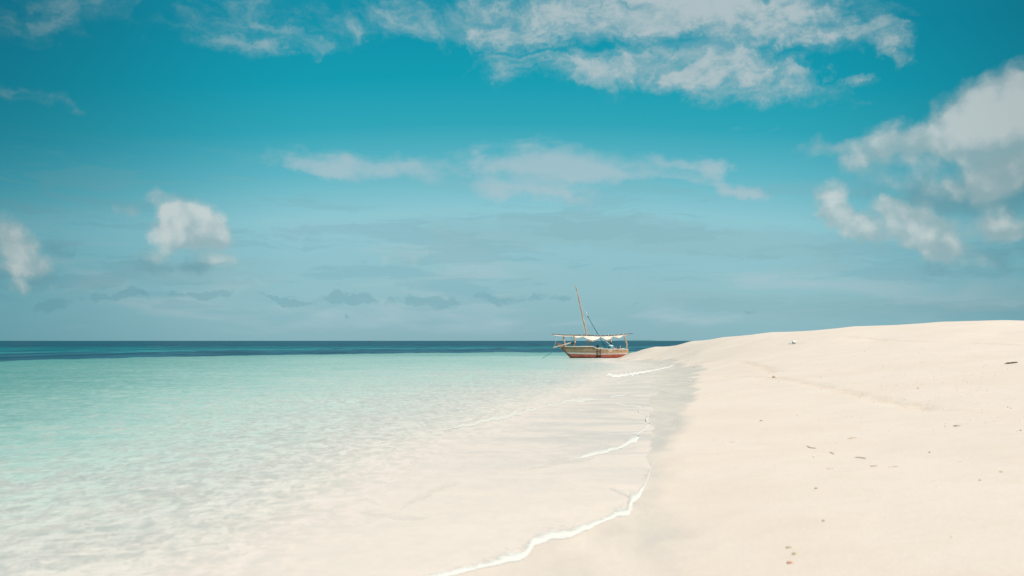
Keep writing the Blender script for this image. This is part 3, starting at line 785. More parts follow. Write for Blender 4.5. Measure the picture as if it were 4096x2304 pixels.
# ropes
def rope(name, pts_, r, mat):
    return add(name, tube_geo(curve_pts([b3(*p) for p in pts_], 6), r, 6), mat, dhow)
rope('rope', [(2303.5, 1152, .05), (2318, 1240, .03), (2341, 1340, -.05)], .011, M_wrope)
rope('rope', [(2306, 1158, .05), (2322, 1246, .08), (2345, 1340, 0)], .009, M_wrope)
rope('rope', [(2311, 1178, .05), (2329, 1222, .05), (2345, 1250, .05)], .010, M_wrope)
rope('rope', [(2345.5, 1252, .05), (2351, 1265, .05)], .022, M_wrope)
rope('rope', [(2351.5, 1267, .05), (2389, 1334, .2), (2423, 1396, .35)], .019, M_trope)
rope('rope', [(2352, 1267, .05), (2392, 1336, .25), (2429, 1397, .45)], .017, M_trope)
rope('rope', [(2227.3, 1345, YD), (2222, 1370, -.3), (2215.5, 1388, -.35)], .011, M_wrope)
rope('rope', [(2282, 1345, 0), (2290, 1360, .1), (2305, 1386, .4)], .013, M_trope)
rope('rope', [(2421, 1363, -.3), (2443, 1382, -.6), (2463, 1396, -.92), (2476, 1396.5, -.95)], .022, M_white_cloth)
rope('mooring_rope', [(2240, 1388, -.1), (2205, 1411, -.8), (2160, 1439, -1.6)], .020, M_trope)
# pulley blocks
def lump(c, r, n=10, amp=.15, seed=0):
    V = []; Fc = []; m = max(5, n // 2)
    for i in range(m + 1):
        a = math.pi * i / m
        for k in range(n):
            b_ = 2 * math.pi * k / n
            d = Vector((math.sin(a) * math.cos(b_), math.sin(a) * math.sin(b_), math.cos(a)))
            w = 1 + amp * mnoise.noise(d * 1.7 + Vector((seed, seed * 2, 0)))
            V.append(Vector(c) + Vector((d.x * r[0], d.y * r[1], d.z * r[2])) * w)
    for i in range(m):
        for k in range(n):
            a = i * n + k; b_ = i * n + (k + 1) % n
            Fc.append((a, a + n, b_ + n, b_))
    return V, Fc
add('pulley_block', lump(b3(2345, 1251, .05), (.05, .05, .07), 8, 0), M_white, dhow)
add('pulley_block', lump(b3(2351.5, 1266.5, .05), (.055, .045, .08), 8, 0), M_iron, dhow)
# rope ladder on the side towards the camera
lad = empty('rope_ladder', BC); lad.parent = dhow; lad.location = (0, 0, 0)
def side_y(px, z):
    t = ((px - 2360) * SC - xb(z)) / (xs(z) - xb(z)); return -(B(t) * W_(z, t)) - .04
def sidept(px, py):
    z = EYE + (HZ - py) * SC
    return Vector((BC.x + (px - 2360) * SC, BC.y + side_y(px, z), z))
def child_of(parent, name, geo, mat):
    V = [Vector(v) - BC for v in geo[0]]
    me = bpy.data.meshes.new(name); me.from_pydata([tuple(v) for v in V], [], geo[1]); me.materials.append(mat)
    me.polygons.foreach_set('use_smooth', [True] * len(me.polygons)); me.update()
    o = bpy.data.objects.new(name, me); COL.objects.link(o); o.parent = parent; return o
for p in ([(2384, 1392), (2385, 1402), (2383.5, 1412), (2386, 1424), (2385, 1428)], [(2399, 1393), (2398, 1402), (2400, 1410), (2397.5, 1420), (2399, 1427)]):
    child_of(lad, 'ladder_rope', tube_geo(curve_pts([sidept(*q) for q in p], 4), .022, 6), M_grope)
for y in (1399, 1406, 1413, 1420, 1426):
    child_of(lad, 'rung', tube_geo([sidept(2383, y + .4), sidept(2400, y - .4)], .024, 6), M_dark_pole)
# engine on the side deck
eng = empty('outboard_engine', BC); eng.parent = dhow; eng.location = (0, 0, 0)
child_of(eng, 'engine_cover', lump(b3(2391.5, 1383.5, -.55), (.115, .13, .15), 12, .05), M_black)
child_of(eng, 'engine_leg', tube_geo([b3(2392, 1386, -.55), b3(2393, 1398, -.55)], [.10, .07], 8), M_black)
hp = [b3(2381 + 3.2 * math.cos(a), 1386.5 - 4.8 * math.sin(a), -.6) for a in np.linspace(-.5, 3.6, 14)]
child_of(eng, 'carrying_handle', tube_geo(hp, .014, 6), M_black)
V, Fc = join(box_geo(b3(2396, 1391.2, -.7), (.46, .10, .05), .1), box_geo(b3(2405, 1390.2, -.6), (.34, .08, .04), -.12), box_geo(b3(2402, 1393, -.75), (.30, .1, .05), .2))
add('loose_board', (V, Fc), M_paleplank, dhow, smoothf=False)

# anchor hung over the side below the ladder
anchor = empty('anchor', sidept(2392, 1424))
tag(anchor, 'dark rusty anchor hanging low on the red hull beside the rope ladder', 'anchor')
def rel(name, geo, mat, root):
    V = [Vector(v) - root.location for v in geo[0]]
    me = bpy.data.meshes.new(name); me.from_pydata([tuple(v) for v in V], [], geo[1]); me.materials.append(mat)
    me.polygons.foreach_set('use_smooth', [True] * len(me.polygons)); me.update()
    o = bpy.data.objects.new(name, me); COL.objects.link(o); o.parent = root; return o
A0 = Vector((0, -.05, 0))
rel('anchor_ring', tube_geo([sidept(2397 + 3.6 * math.cos(a), 1426 + 3.6 * math.sin(a)) + A0 for a in np.linspace(0, 6.28, 15)], .022, 6), M_iron, anchor)
rel('anchor_shank', tube_geo([sidept(2386, 1416) + A0, sidept(2389, 1431) + A0], .026, 6), M_iron, anchor)
rel('anchor_arms', tube_geo(curve_pts([sidept(2383, 1424) + A0, sidept(2385, 1429) + A0, sidept(2390, 1431) + A0, sidept(2395, 1428.5) + A0], 3), .028, 6), M_iron, anchor)

# cloth bundle and bottle on the stern
bun = add('cloth_bundle', join(lump(b3(2492, 1396, -.75), (.16, .10, .05), 14, .6, 3), lump(b3(2484, 1396.6, -.78), (.14, .08, .035), 12, .6, 5)), M_white_cloth)
tag(bun, 'crumpled white cloth lying on the rail at the stern of the dhow', 'cloth')
bt = add('bottle', tube_geo([b3(2471.5, 1395, -.2), b3(2471.5, 1388, -.2), b3(2471.5, 1386.5, -.2), b3(2471.5, 1383.5, -.2)], [.035, .035, .018, .016], 9), M_black)
tag(bt, 'slim dark bottle standing upright beside the low posts in the stern', 'bottle')

# ------------------------------------------------------------------ the man in the boat
PX, PDY = 2443.5, -.05
def m3(px, py, dy=0.0): return b3(px, py, PDY + dy)
def skin_mesh(name, nodes, edges, radii, mat, parent, sub=2, root=0):
    bpx = bpy.data.meshes.new(name)
    V = [Vector(n) - parent.location for n in nodes]
    bpx.from_pydata([tuple(v) for v in V], edges, [])
    bpx.materials.append(mat)
    o = bpy.data.objects.new(name, bpx); COL.objects.link(o); o.parent = parent
    sk = o.modifiers.new('skin', 'SKIN'); sk.use_smooth_shade = True
    if not bpx.skin_vertices: bpx.attributes
    lay = bpx.skin_vertices[0].data if bpx.skin_vertices else None
    for i, r in enumerate(radii):
        lay[i].radius = (r, r) if not hasattr(r, '__len__') else r
        lay[i].use_root = (i == root)
    if sub:
        ss = o.modifiers.new('sub', 'SUBSURF'); ss.levels = sub; ss.render_levels = sub
    # apply through the depsgraph so that the mesh is plain geometry
    dg = bpy.context.evaluated_depsgraph_get(); dg.update()
    me = bpy.data.meshes.new_from_object(o.evaluated_get(dg)); me.name = name
    o.modifiers.clear(); o.data = me
    if not me.materials: me.materials.append(mat)
    me.polygons.foreach_set('use_smooth', [True] * len(me.polygons))
    return o
man = empty('person', b3(PX, 1396, PDY))
tag(man, 'person sitting in the dhow, light blue shirt with white shoulders, hands on knees', 'person')
def add_skin_layer(me):
    pass
Z0 = EYE + (HZ - 1396) * SC      # seat level near z=.88 in view; the seat itself is lower
seat = Vector((BC.x + (PX - 2360) * SC, BY + PDY, .74))
def S_(x, y, z): return seat + Vector((x, y, z))
nodes = []; edges = []; radii = []
def N(p, r, par=None):
    nodes.append(p); radii.append(r)
    if par is not None: edges.append((par, len(nodes) - 1))
    return len(nodes) - 1
pel = N(S_(0, 0, .10), .115); wa = N(S_(0, -.02, .26), .105, pel); ch = N(S_(0, -.05, .42), .125, wa); nk0 = N(S_(0, -.06, .52), .07, ch)
nk = N(S_(0, -.07, .585), .048, nk0); hd = N(S_(0, -.085, .66), .078, nk); hd2 = N(S_(0, -.085, .725), .076, hd); hd3 = N(S_(0, -.08, .765), .045, hd2)
for s in (-1, 1):
    sh_ = N(S_(s * .17, -.05, .475), .058, ch); el_ = N(S_(s * .27, -.09, .24), .042, sh_); wr = N(S_(s * .22, -.32, .16), .028, el_)
    pm = N(S_(s * .20, -.39, .145), .034, wr)
    for k in range(4):
        bx = s * (.225 - k * .017); L_ = (.026, .032, .034, .028)[k]
        f1 = N(S_(bx, -.43, .138), .009, pm); f2 = N(S_(bx, -.43 - L_, .118), .0085, f1); N(S_(bx, -.43 - L_ * 1.35, .088), .007, f2)
    t1 = N(S_(s * .155, -.385, .13), .011, pm); N(S_(s * .14, -.42, .112), .009, t1)
    hp_ = N(S_(s * .10, -.08, .09), .088, pel); kn = N(S_(s * .21, -.44, .08), .062, hp_); an = N(S_(s * .16, -.42, -.17), .040, kn)
    N(S_(s * .17, -.55, -.20), .032, an)
body = None
try:
    me_tmp = bpy.data.meshes.new('t'); 
    body = skin_mesh('body', nodes, edges, radii, M_skin, man)
except Exception as e:
    print('skin failed', e)
# head details: nose, ears, mouth, eyes
H0 = S_(0, -.085, .70)
def on_man(name, geo, mat, label=None):
    o = rel(name, geo, mat, man)
    if label: o['label'] = label
    return o
on_man('nose', lump(H0 + Vector((0, -.078, -.012)), (.016, .022, .022), 8, 0), M_skin)
on_man('mouth', lump(H0 + Vector((0, -.070, -.050)), (.026, .012, .009), 8, 0), M_skin)
for s in (-1, 1):
    on_man('ear', lump(H0 + Vector((s * .078, 0, -.01)), (.012, .022, .032), 8, 0), M_skin)
for s in (-1, 1):
    on_man('eye', lump(H0 + Vector((s * .030, -.066, .012)), (.013, .010, .009), 8, 0), M_white)
on_man('hair', lump(H0 + Vector((0, .014, .040)), (.086, .092, .072), 14, .08), M_black)
# shirt: sleeveless blue body with white shoulders, following the torso
def ring_loft(rings, n=18):
    V = []; Fc = []
    for (c, rx, ry) in rings:
        for k in range(n):
            a = 2 * math.pi * k / n; V.append(Vector((c.x + rx * math.cos(a), c.y + ry * math.sin(a), c.z)))
    for i in range(len(rings) - 1):
        for k in range(n):
            a = i * n + k; b_ = i * n + (k + 1) % n; Fc.append((a, b_, b_ + n, a + n))
    return V, Fc
shirt = on_man('shirt', ring_loft([(S_(0, -.0, .08), .152, .135), (S_(0, -.01, .18), .146, .130), (S_(0, -.03, .30), .160, .136), (S_(0, -.045, .40), .186, .142), (S_(0, -.05, .44), .192, .138)]), M_shirt)
on_man('shirt_yoke', ring_loft([(S_(0, -.05, .438), .194, .140), (S_(0, -.05, .48), .205, .125), (S_(0, -.05, .52), .165, .105), (S_(0, -.06, .55), .075, .075), (S_(0, -.06, .555), .065, .062)]), M_white_cloth)
for s in (-1, 1):
    on_man('sleeve', tube_geo([S_(s * .14, -.05, .475), S_(s * .19, -.055, .455), S_(s * .225, -.07, .37)], [.075, .074, .062], 12), M_shirt)
    on_man('trouser_leg', tube_geo([S_(s * .05, -.01, .085), S_(s * .11, -.10, .09), S_(s * .21, -.42, .088), S_(s * .21, -.47, .06)], [.12, .108, .078, .07], 12), M_navy)

# ------------------------------------------------------------------ things far off on the sea
def far_boat(px, dist, name, label, sail=True):
    X = (px - 2048) / F * dist; k = dist / F
    r = empty(name, (X, dist, 0)); tag(r, label, 'boat')
    def b(p): return Vector((X + p[0], dist + p[1], p[2]))
    V = [b(p) for p in ((-4, 0, 1.0), (-2.5, -1.1, .8), (2.5, -1.1, .8), (3.4, -.8, 1.0), (3.4, .8, 1.0), (2.5, 1.1, .8), (-2.5, 1.1, .8), (-3.2, 0, -.3), (-2, -.5, -.4), (2.8, -.4, -.4), (2.8, .4, -.4), (-2, .5, -.4))]
    Fc = [(0, 1, 8, 7), (1, 2, 9, 8), (2, 3, 9), (3, 4, 10, 9), (4, 5, 10), (5, 6, 11, 10), (6, 0, 7, 11), (0, 6, 5, 4, 3, 2, 1)]
    rel('hull', (V, Fc), M_navy, r)
    if sail:
        rel('mast', tube_geo([b((0, 0, .6)), b((.3, 0, 7.0))], .16, 6), M_pole, r)
        # lateen sail seen almost edge on, full and curved
        V = []; Fc = []
        tri = [b((-4.5, -.6, 1.6)), b((1.0, .5, 8.6)), b((2.2, -.6, 1.5))]
        n = 8
        for i in range(n + 1):
            a = tri[0].lerp(tri[1], i / n); c = tri[2].lerp(tri[1], i / n)
            for j in range(n + 1):
                q = a.lerp(c, j / n); q.y -= 1.2 * math.sin(math.pi * i / n) * math.sin(math.pi * j / n); V.append(q)
        for i in range(n):
            for j in range(n):
                q = i * (n + 1) + j; Fc.append((q, q + 1, q + n + 2, q + n + 1))
        off = len(V); V2 = [v + Vector((0, .05, 0)) for v in V]; V += V2; Fc += [tuple(off + k for k in f[::-1]) for f in Fc]
        rel('sail', (V, Fc), simple('far_hazed_sail', lin(176, 172, 168), .9), r)  # sail colour dulled to imitate haze over the distance
    return r
fb = far_boat(1476, 3300, 'sailing_boat', 'tiny pale sailing boat on the horizon, far left of the dhow')
fb.rotation_euler = (0, 0, R(62))
far_boat(2461, 2600, 'motor_boat', 'tiny dark boat on the horizon, under the sail near the stern of the dhow', sail=False)
# a low line of land on the horizon behind the stern of the dhow
V = []; Fc = []
DL = 9000.0; nL = 60
for i in range(nL + 1):
    px = 2474 + (2640 - 2474) * i / nL; X = (px - 2048) / F * DL
    h = (7.5 + 2.5 * mnoise.noise(Vector((i * .35, 0, 0))) + 1.2 * mnoise.noise(Vector((i * 1.3, 4, 0)))) * min(1, i / 6, (nL - i) / 12 + .25)
    V += [Vector((X, DL, -1)), Vector((X, DL + 60, h)), Vector((X, DL + 400, h * .9)), Vector((X, DL + 700, -1))]
for i in range(nL):
    for k in range(3):
        a = i * 4 + k; Fc.append((a, a + 4, a + 5, a + 1))
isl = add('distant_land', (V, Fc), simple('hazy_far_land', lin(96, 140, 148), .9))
tag(isl, 'low thin line of land on the horizon behind the stern of the dhow', kind='structure')

# ------------------------------------------------------------------ foam along the water's edge
def foam_material():
    m = bpy.data.materials.new('sea_foam'); m.use_nodes = True; nt = m.node_tree; nt.nodes.clear()
    out = nt.nodes.new('ShaderNodeOutputMaterial')
    geo = nt.nodes.new('ShaderNodeNewGeometry'); P = S(nt, geo.outputs['Position'])
    e = attr(nt, 'edge'); sc = attr(nt, 'fscale')
    P2 = vm(nt, 'SCALE', P, (0, 0, 0)); put(nt, sc, P2.s.node.inputs['Scale'])
    n1 = noise(nt, P2, 9.0, 6, .7, .3); n2 = noise(nt, P2, 2.6, 4, .6)
    a = smooth(e + (n1 - .5) * 1.1 + (n2 - .5) * .9, .15, .72)
    d = nt.nodes.new('ShaderNodeBsdfDiffuse'); put(nt, lin(236, 229, 224), d.inputs['Color'])
    put(nt, bump(nt, n1, .006), d.inputs['Normal'])
    t = nt.nodes.new('ShaderNodeBsdfTransparent'); mx = nt.nodes.new('ShaderNodeMixShader')
    put(nt, a * attr(nt, 'dens'), mx.inputs[0])
    nt.links.new(t.outputs[0], mx.inputs[1]); nt.links.new(d.outputs[0], mx.inputs[2]); nt.links.new(mx.outputs[0], out.inputs[0])
    return m
M_foam = foam_material()
def foam_ribbons(lines):
    V = []; Fc = []; E = []; SCL = []; DN = []
    for pts_, dens in lines:
        # pts: px, py, half thickness of the line in rows
        dense = []
        for (a, b_) in zip(pts_[:-1], pts_[1:]):
            n = max(2, int(math.hypot(b_[0] - a[0], b_[1] - a[1]) / 5))
            for k in range(n): dense.append([a[c] + (b_[c] - a[c]) * k / n for c in range(3)])
        dense.append(list(pts_[-1]))
        nA_ = 9; o = len(V)
        for i, (px, py, w) in enumerate(dense):
            c = Vector(gp(px, py)); r = c.y
            d = r * r / (EYE * F)                      # metres per row at this distance
            jag = mnoise.noise(Vector((c.x * 2.2, c.y * 1.6, 3))) * 1.3 * w + mnoise.noise(Vector((c.x * 7, c.y * 5, 9))) * .7 * w
            j2 = (i - len(dense) / 2) / (len(dense) / 2)
            ww = w * (1.0 + .8 * mnoise.noise(Vector((c.x * 1.4, c.y * 1.1, 7)))) * min(1, 4 * (1 - abs(j2)) + .15)
            ww = max(ww, .4)
            for j in range(nA_):
                s = j / (nA_ - 1)                       # 0 = front edge on the sand, 1 = fading seawards
                row = py + jag + ww * 1.2 - s * ww * 4.4
                q = Vector(gp(px + s * -.6 * ww, max(row, HZ + 30)))
                hz_ = max(float(base_hc(q.x, q.y)), 0.0)
                V.append(Vector((q.x, q.y, hz_ + .002 + .004 * math.sin(math.pi * min(1, s * 1.5)))))
                E.append(float(np.interp(s, [0, .06, .22, .5, 1], [.0, .70, .88, .46, 0.0])))
                SCL.append(min(1.0, 10 / r)); DN.append(dens)
        for i in range(len(dense) - 1):
            for j in range(nA_ - 1):
                a = o + i * nA_ + j; Fc.append((a, a + nA_, a + nA_ + 1, a + 1))
    me = bpy.data.meshes.new('sea_foam'); me.from_pydata([tuple(v) for v in V], [], Fc)
    for k, arr in (('edge', E), ('fscale', SCL), ('dens', DN)):
        at_ = me.attributes.new(k, 'FLOAT', 'POINT'); at_.data.foreach_set('value', arr)
    me.polygons.foreach_set('use_smooth', [True] * len(me.polygons))
    me.materials.append(M_foam); me.update()
    if me.polygons[0].normal.z < 0: me.flip_normals()
    o = bpy.data.objects.new('sea_foam', me); COL.objects.link(o)
    return tag(o, 'thin white lines of foam where the small waves run out on the sand', 'foam', kind='stuff')
def base_hc(x, y):
    return base_h(np.array([x]), np.array([y]))[0]
foam_ribbons([
    ([(1640, 2330, 11), (1785, 2292, 12), (1948, 2262, 12), (2042, 2238, 13), (2110, 2214, 15), (2139, 2180, 15), (2224, 2150, 14), (2321, 2125, 10), (2379, 2096, 11), (2440, 2074, 10), (2515, 2048, 11), (2534, 2005, 22), (2556, 1984, 12), (2574, 1950, 4), (2590, 1915, 3), (2606, 1870, 2.5), (2622, 1835, 2)], .98),
    ([(2531, 2000, 6), (2510, 1984, 9), (2480, 1970, 6), (2440, 1955, 3)], .55),
    ([(2300, 1836, 4), (2390, 1816, 6), (2450, 1796, 8), (2500, 1780, 8), (2540, 1766, 10), (2556, 1748, 10), (2548, 1736, 6)], .95),
    ([(2520, 1738, 4), (2553, 1730, 6), (2591, 1708, 7), (2599, 1694, 5), (2582, 1683, 4), (2599, 1667, 4), (2575, 1655, 2), (2553, 1648, 2), (2572, 1631, 2), (2512, 1622, 2), (2444, 1613, 1.5)], .85),
    ([(2700, 1465, 1.0), (2675, 1470, 1.6), (2640, 1476, 2.2), (2607, 1483, 2.6), (2550, 1493, 4), (2499, 1500, 6), (2470, 1502, 7), (2425, 1499, 6)], 1.0),
    ([(2530, 1517, 1), (2512, 1521, 2.5), (2480, 1530, 3), (2455, 1533, 1)], .75),
    ([(2560, 1566, 1), (2534, 1573, 2), (2480, 1582, 2.2), (2420, 1592, 2), (2363, 1600, 5), (2320, 1604, 7), (2270, 1607, 5), (2200, 1620, 5), (2120, 1640, 6), (2040, 1662, 7), (1960, 1680, 7), (1880, 1700, 6), (1780, 1722, 4)], .8),
    ([(1850, 1930, 4), (1800, 1948, 11), (1740, 1968, 13), (1690, 1990, 12), (1600, 2030, 9)], .3),
    ([(1440, 2050, 3), (1520, 2062, 9), (1620, 2080, 9), (1720, 2070, 3)], .3),
    ([(2660, 1880, 1.5), (2640, 1900, 3), (2610, 1904, 2)], .4),
    ([(2400, 1826, 3), (2300, 1846, 8), (2200, 1862, 9), (2100, 1880, 4)], .4),
    ([(2460, 1426, .8), (2430, 1431, 1.4), (2400, 1434, 1.6), (2370, 1433, .8)], .6),
    ([(2690, 1600, 1), (2640, 1606, 1.4), (2560, 1612, 1.2), (2500, 1618, 1)], .5),
    ([(2660, 1645, 1), (2610, 1652, 1.5), (2560, 1660, 1.2)], .4), ([(2690, 1680, 1.5), (2710, 1690, 2), (2690, 1715, 2), (2640, 1728, 1.5), (2590, 1740, 1)], .4)])

# ------------------------------------------------------------------ litter of the beach
M_shell_w = simple('white_shell', lin(244, 240, 232), .5)
M_shell_r = simple('reddish_shell', lin(222, 160, 134), .6)
M_weed = simple('dry_olive_weed', lin(204, 190, 156), .9, lin(182, 168, 134), 30)
M_brown = simple('brown_husk', lin(198, 176, 152), .85, lin(170, 150, 130), 20)
M_tan = simple('tan_coral_bit', lin(212, 184, 156), .85, lin(190, 162, 134), 20)
M_dark = simple('dark_driftwood', lin(112, 98, 82), .9, lin(78, 70, 60), 20)
def bit(name, cat, px, py, w_px, h_px, mat, label, seed, flat=.45, group=None, rz=0.0):
    X, Y, z = gz(px, py); k = Y / F
    r = (w_px * .5 * k, w_px * .5 * k * .8, max(h_px * .5 * k, .006))
    V, Fc = lump((0, 0, 0), r, 12, .7, seed)
    me = bpy.data.meshes.new(name); me.from_pydata([tuple(v) for v in V], [], Fc); me.materials.append(mat)
    me.polygons.foreach_set('use_smooth', [True] * len(me.polygons)); me.update()
    o = bpy.data.objects.new(name, me); COL.objects.link(o)
    o.location = (X, Y, z + r[2] * .45); o.rotation_euler = (0, 0, rz)
    return tag(o, label, cat, group)
bit('seaweed_scrap', 'seaweed', 3155, 2195, 20, 9, M_weed, 'olive scrap of dry weed, uppermost of three bits near the bottom edge of the sand', 1)
bit('seaweed_scrap', 'seaweed', 3178, 2221, 17, 11, M_weed, 'olive scrap of dry weed just above the reddish shell', 2)
bit('shell', 'shell', 3158, 2256, 22, 11, M_shell_r, 'reddish orange shell lying nearest the camera', 3)
bit('husk', 'husk', 3265, 1955, 13, 7, M_brown, 'small brown husk on bare sand left of centre of the lower beach', 4)
bit('husk', 'husk', 3294, 2088, 12, 8, M_brown, 'small brown husk between the olive weed scraps and the upper husk', 5)
bit('pebble', 'pebble', 3718, 1811, 7, 4, M_dark, 'small dark pebble on the pale middle of the beach', 6)
bit('husk', 'husk', 3920, 1923, 9, 6, M_brown, 'little brown husk towards the right edge of the beach', 7)
bit('husk', 'husk', 4005, 1889, 13, 5, M_tan, 'tan husk lying right of the little brown husk', 8)
bit('coral_piece', 'coral', 3096, 1509, 13, 7, M_tan, 'reddish tan lump of coral on the long trail across the sand', 9)
bit('coral_piece', 'coral', 3673, 1554, 8, 4.5, M_shell_r, 'small orange lump of coral in the strewn grit', 10)
bit('coral_piece', 'coral', 3045, 1684, 12, 5, M_tan, 'flat tan lump of coral near the wet sand edge', 11)
bit('shell', 'shell', 2758, 1526, 7, 7, M_shell_w, 'bright white shell on the grey wet sand', 12)
bit('shell', 'shell', 3192, 1664, 7, 6, M_shell_w, 'white shell on dry sand beyond the flat tan coral', 13)
bit('shell', 'shell', 4046, 1634, 8, 7, M_shell_w, 'white shell on the sand close to the right edge', 14)
bit('shell', 'shell', 3543, 2071, 7, 6, M_shell_w, 'white shell on the smooth lower beach', 15)
bit('shell', 'shell', 3808, 2152, 9, 6, M_shell_w, 'white shell, the lowest one on the right of the beach', 16)
bit('shell', 'shell', 3256, 1830, 8, 7, M_shell_w, 'white shell beside two straws of dry weed', 17)
bit('shell', 'shell', 3782, 1705, 7, 5, M_shell_w, 'white shell above the dark pebble', 18)
bit('husk', 'husk', 3832, 1704, 36, 3, M_weed, 'long flat pale husk at the upper right of the lower beach', 19)
bit('pebble', 'pebble', 4083, 1723, 8, 4, M_dark, 'dark pebble at the very right edge of the beach', 20)
bit('pebble', 'pebble', 2371, 1612.5, 8, 4, M_dark, 'larger of two dark pebbles in the shallow wash', 21)
bit('pebble', 'pebble', 2382, 1612.5, 5, 3.5, M_dark, 'smaller of two dark pebbles in the shallow wash', 22)
bit('pebble', 'pebble', 2777, 1470, 6, 2.6, M_brown, 'brown pebble on dry sand just right of the wet tongue', 23)
bit('pebble', 'pebble', 2512, 1417.5, 4, 2, M_dark, 'dark pebble on the sand by the stern of the dhow', 24)
# straws of weed
def straw(pts_px, wpx, label, mat=M_weed, name='weed_straw'):
    P3 = [Vector(gz(*p)) for p in pts_px]; k = P3[0].y / F
    c = curve_pts([p + Vector((0, 0, wpx * k * .35)) for p in P3], 6)
    o = add(name, tube_geo(c, [wpx * k * .5 * (.5 + .5 * math.sin(math.pi * min(.95, max(.05, i / len(c))))) for i in range(len(c))], 6), mat)
    return tag(o, label, 'straw')
straw([(3228, 1785), (3240, 1792), (3264, 1795)], 3.6, 'short straw of dry weed, farther of the two on the lower beach')
straw([(3420, 1831), (3440, 1832), (3464, 1836)], 4.0, 'longer straw of dry weed lying left of the brown tangle')
straw([(3318, 1811), (3328, 1814), (3335, 1817)], 3.5, 'tiny bent straw of dry weed between the two longer straws')
# tangle of brown weed
def tangle(name, cat, px, py, wpx, hpx, n, rp, mat, label, seed):
    rg = random.Random(seed); X0, Y0, z0 = gz(px, py); k = Y0 / F; geos = []
    for i in range(n):
        cx = X0 + rg.uniform(-.5, .5) * wpx * k * .75; cy = Y0 + rg.uniform(-.5, .5) * wpx * k * .5
        L = wpx * k * rg.uniform(.18, .5); a = rg.gauss(0, .6); pts_ = []
        for t in (-.5, -.2, .15, .5):
            x = cx + L * t * math.cos(a); y = cy + L * t * math.sin(a) + rg.uniform(-.1, .1) * L
            g = float(height(x, y)); pts_.append(Vector((x, y, g + rp * k + abs(.5 - abs(t)) * hpx * k * rg.uniform(.2, 1.2))))
        geos.append(tube_geo(curve_pts(pts_, 4), rp * k * rg.uniform(.6, 1.2), 6))
    V, Fc = join(*geos); o = mesh_obj(name, V, Fc, mat, None, True)
    return tag(o, label, cat)
tangle('driftwood_tangle', 'driftwood', 4046, 1454, 56, 9, 26, 1.1, M_dark, 'dark tangle of driftwood twigs at the right edge of the upper beach', 4)
tangle('seaweed_tangle', 'seaweed', 3497, 1866, 30, 7, 10, .8, M_tan, 'tan tangle of dry seaweed on the lower beach', 5)
tangle('seaweed_tangle', 'seaweed', 3575, 1868, 55, 3, 6, .6, M_tan, 'long thin strand of tan seaweed right of the tan tangle', 6)
tangle('seaweed_tangle', 'seaweed', 3410, 1754, 46, 4, 7, .6, M_tan, 'low tan line of seaweed above the two straws', 7)
tangle('seaweed_tangle', 'seaweed', 3322, 1877, 40, 3, 5, .5, M_tan, 'faint pale seaweed line left of the tan tangle', 8)
tangle('seaweed_tangle', 'seaweed', 2930, 1769, 26, 3, 4, .6, M_tan, 'little seaweed line close to the wet sand', 9)

# crumpled white bag beached on the dune
X, Y, z = gz(3174, 1374.5); k = Y / F
bag = empty('plastic_bag', (X, Y, z)); tag(bag, 'crumpled white plastic bag lying on the slope of the dune', 'bag')
def cr(c, r, seed, n=26, amp=.55):
    V, Fc = lump((0, 0, 0), r, n, 0, seed)
    V2 = []
    for v in V:
        d = Vector((v.x / r[0], v.y / r[1], v.z / r[2]))
        w = 1 + amp * (abs(mnoise.noise(d * 2.1 + Vector((seed, 0, 0)))) * 1.4 - .25) + .12 * mnoise.noise(d * 6)
        V2.append(Vector(c) + v * w)
    return V2, Fc
M_bag = simple('white_film_plastic', lin(236, 240, 238), .35, lin(214, 224, 222), 20, spec=.5)
M_bagband = simple('grey_green_print', lin(120, 150, 142), .5)
rel('bag_body', cr((X + 2 * k, Y, z + 5.5 * k), (9 * k, 8 * k, 6.5 * k), 3), M_bag, bag)
rel('bag_neck', cr((X - 11 * k, Y, z + 2.5 * k), (7 * k, 5 * k, 2.6 * k), 8), M_bag, bag)
rel('bag_band', cr((X + 1.5 * k, Y - 2.5 * k, z + 4.2 * k), (8 * k, 6.5 * k, 1.4 * k), 5, amp=.2), M_bagband, bag)

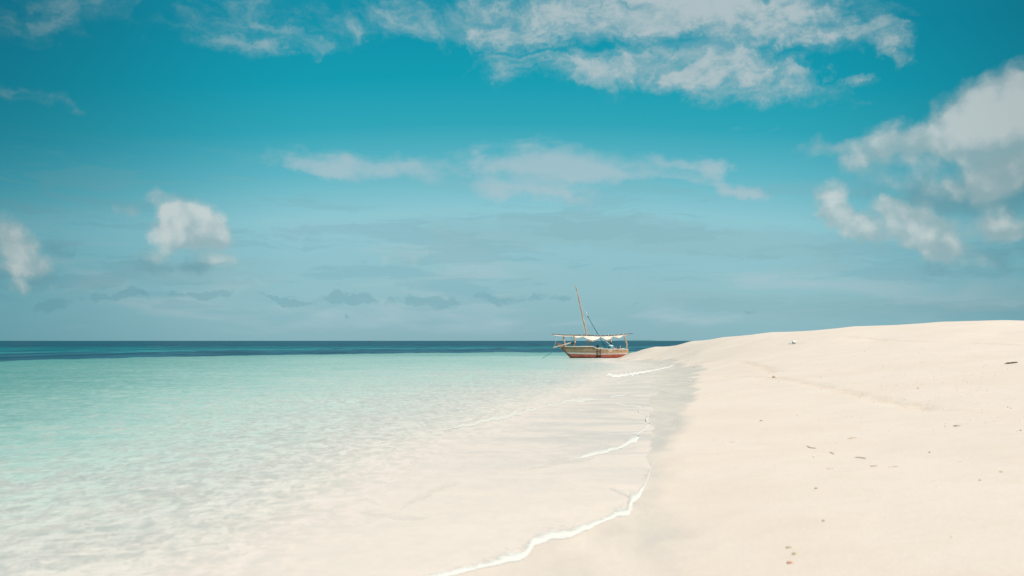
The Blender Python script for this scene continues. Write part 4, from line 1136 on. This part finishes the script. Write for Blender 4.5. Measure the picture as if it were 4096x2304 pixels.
# shell grit strewn over the upper beach: thousands in the photograph, nobody could count it
def grit():
    rg = np.random.RandomState(5); V = []; Fc = []; MI = []
    spots = []
    for cx, cy, sx, sy, n in ((3700, 1540, 190, 60, 520), (3850, 1470, 170, 30, 160), (3950, 1650, 120, 60, 170), (3350, 1560, 260, 90, 150), (3150, 1450, 220, 60, 70), (3600, 1720, 300, 80, 110), (3500, 1900, 400, 180, 60), (2600, 1560, 120, 90, 70)):
        for _ in range(n): spots.append((cx + rg.randn() * sx, cy + rg.randn() * sy))
    spots = [(a, b) for a, b in spots if 2400 < a < 4250 and 1385 < b < 2250]
    # one march for all
    Yl = 3.5 * (112 / 3.5) ** np.linspace(0, 1, 420)
    PXs = np.array([s[0] for s in spots]); PYs = np.array([s[1] for s in spots])
    YY = np.tile(Yl, (len(spots), 1)); XX = (PXs[:, None] - 2048) / F * YY
    Hh = height(XX, YY); ZR = EYE + (HZ - PYs[:, None]) / F * YY
    idx = np.argmax(Hh >= ZR, axis=1)
    for i, j in enumerate(idx):
        if j == 0: continue
        a0 = Hh[i, j - 1] - ZR[i, j - 1]; a1 = Hh[i, j] - ZR[i, j]; t = -a0 / (a1 - a0 + 1e-9)
        y = YY[i, j - 1] + t * (YY[i, j] - YY[i, j - 1]); x = (PXs[i] - 2048) / F * y; zz_ = Hh[i, j - 1] + t * (Hh[i, j] - Hh[i, j - 1])
        k = y / F; w = rg.choice([1.2, 1.6, 2.2, 3.2], p=[.4, .35, .18, .07]) * k; h = w * rg.uniform(.25, .6); a = rg.uniform(0, 6.28)
        o = len(V); m = rg.choice([0, 1, 2], p=[.3, .4, .3])
        for q in range(6):
            b = a + q * math.pi / 3; rr = w * rg.uniform(.7, 1.2); V.append((x + rr * math.cos(b), y + rr * math.sin(b), zz_ - .004))
        for q in range(6):
            b = a + q * math.pi / 3; rr = w * rg.uniform(.3, .6); V.append((x + rr * math.cos(b), y + rr * math.sin(b), zz_ + h))
        for q in range(6): Fc.append((o + q, o + (q + 1) % 6, o + 6 + (q + 1) % 6, o + 6 + q)); MI.append(m)
        Fc.append(tuple(o + 6 + q for q in range(6))); MI.append(m)
    me = bpy.data.meshes.new('shell_grit'); me.from_pydata(V, [], Fc)
    for mt in (M_shell_w, M_tan, M_brown): me.materials.append(mt)
    me.polygons.foreach_set('material_index', MI); me.update()
    o = bpy.data.objects.new('shell_grit', me); COL.objects.link(o)
    return tag(o, 'fine broken shell and weed crumbs strewn over the dry sand', 'grit', kind='stuff')
grit()
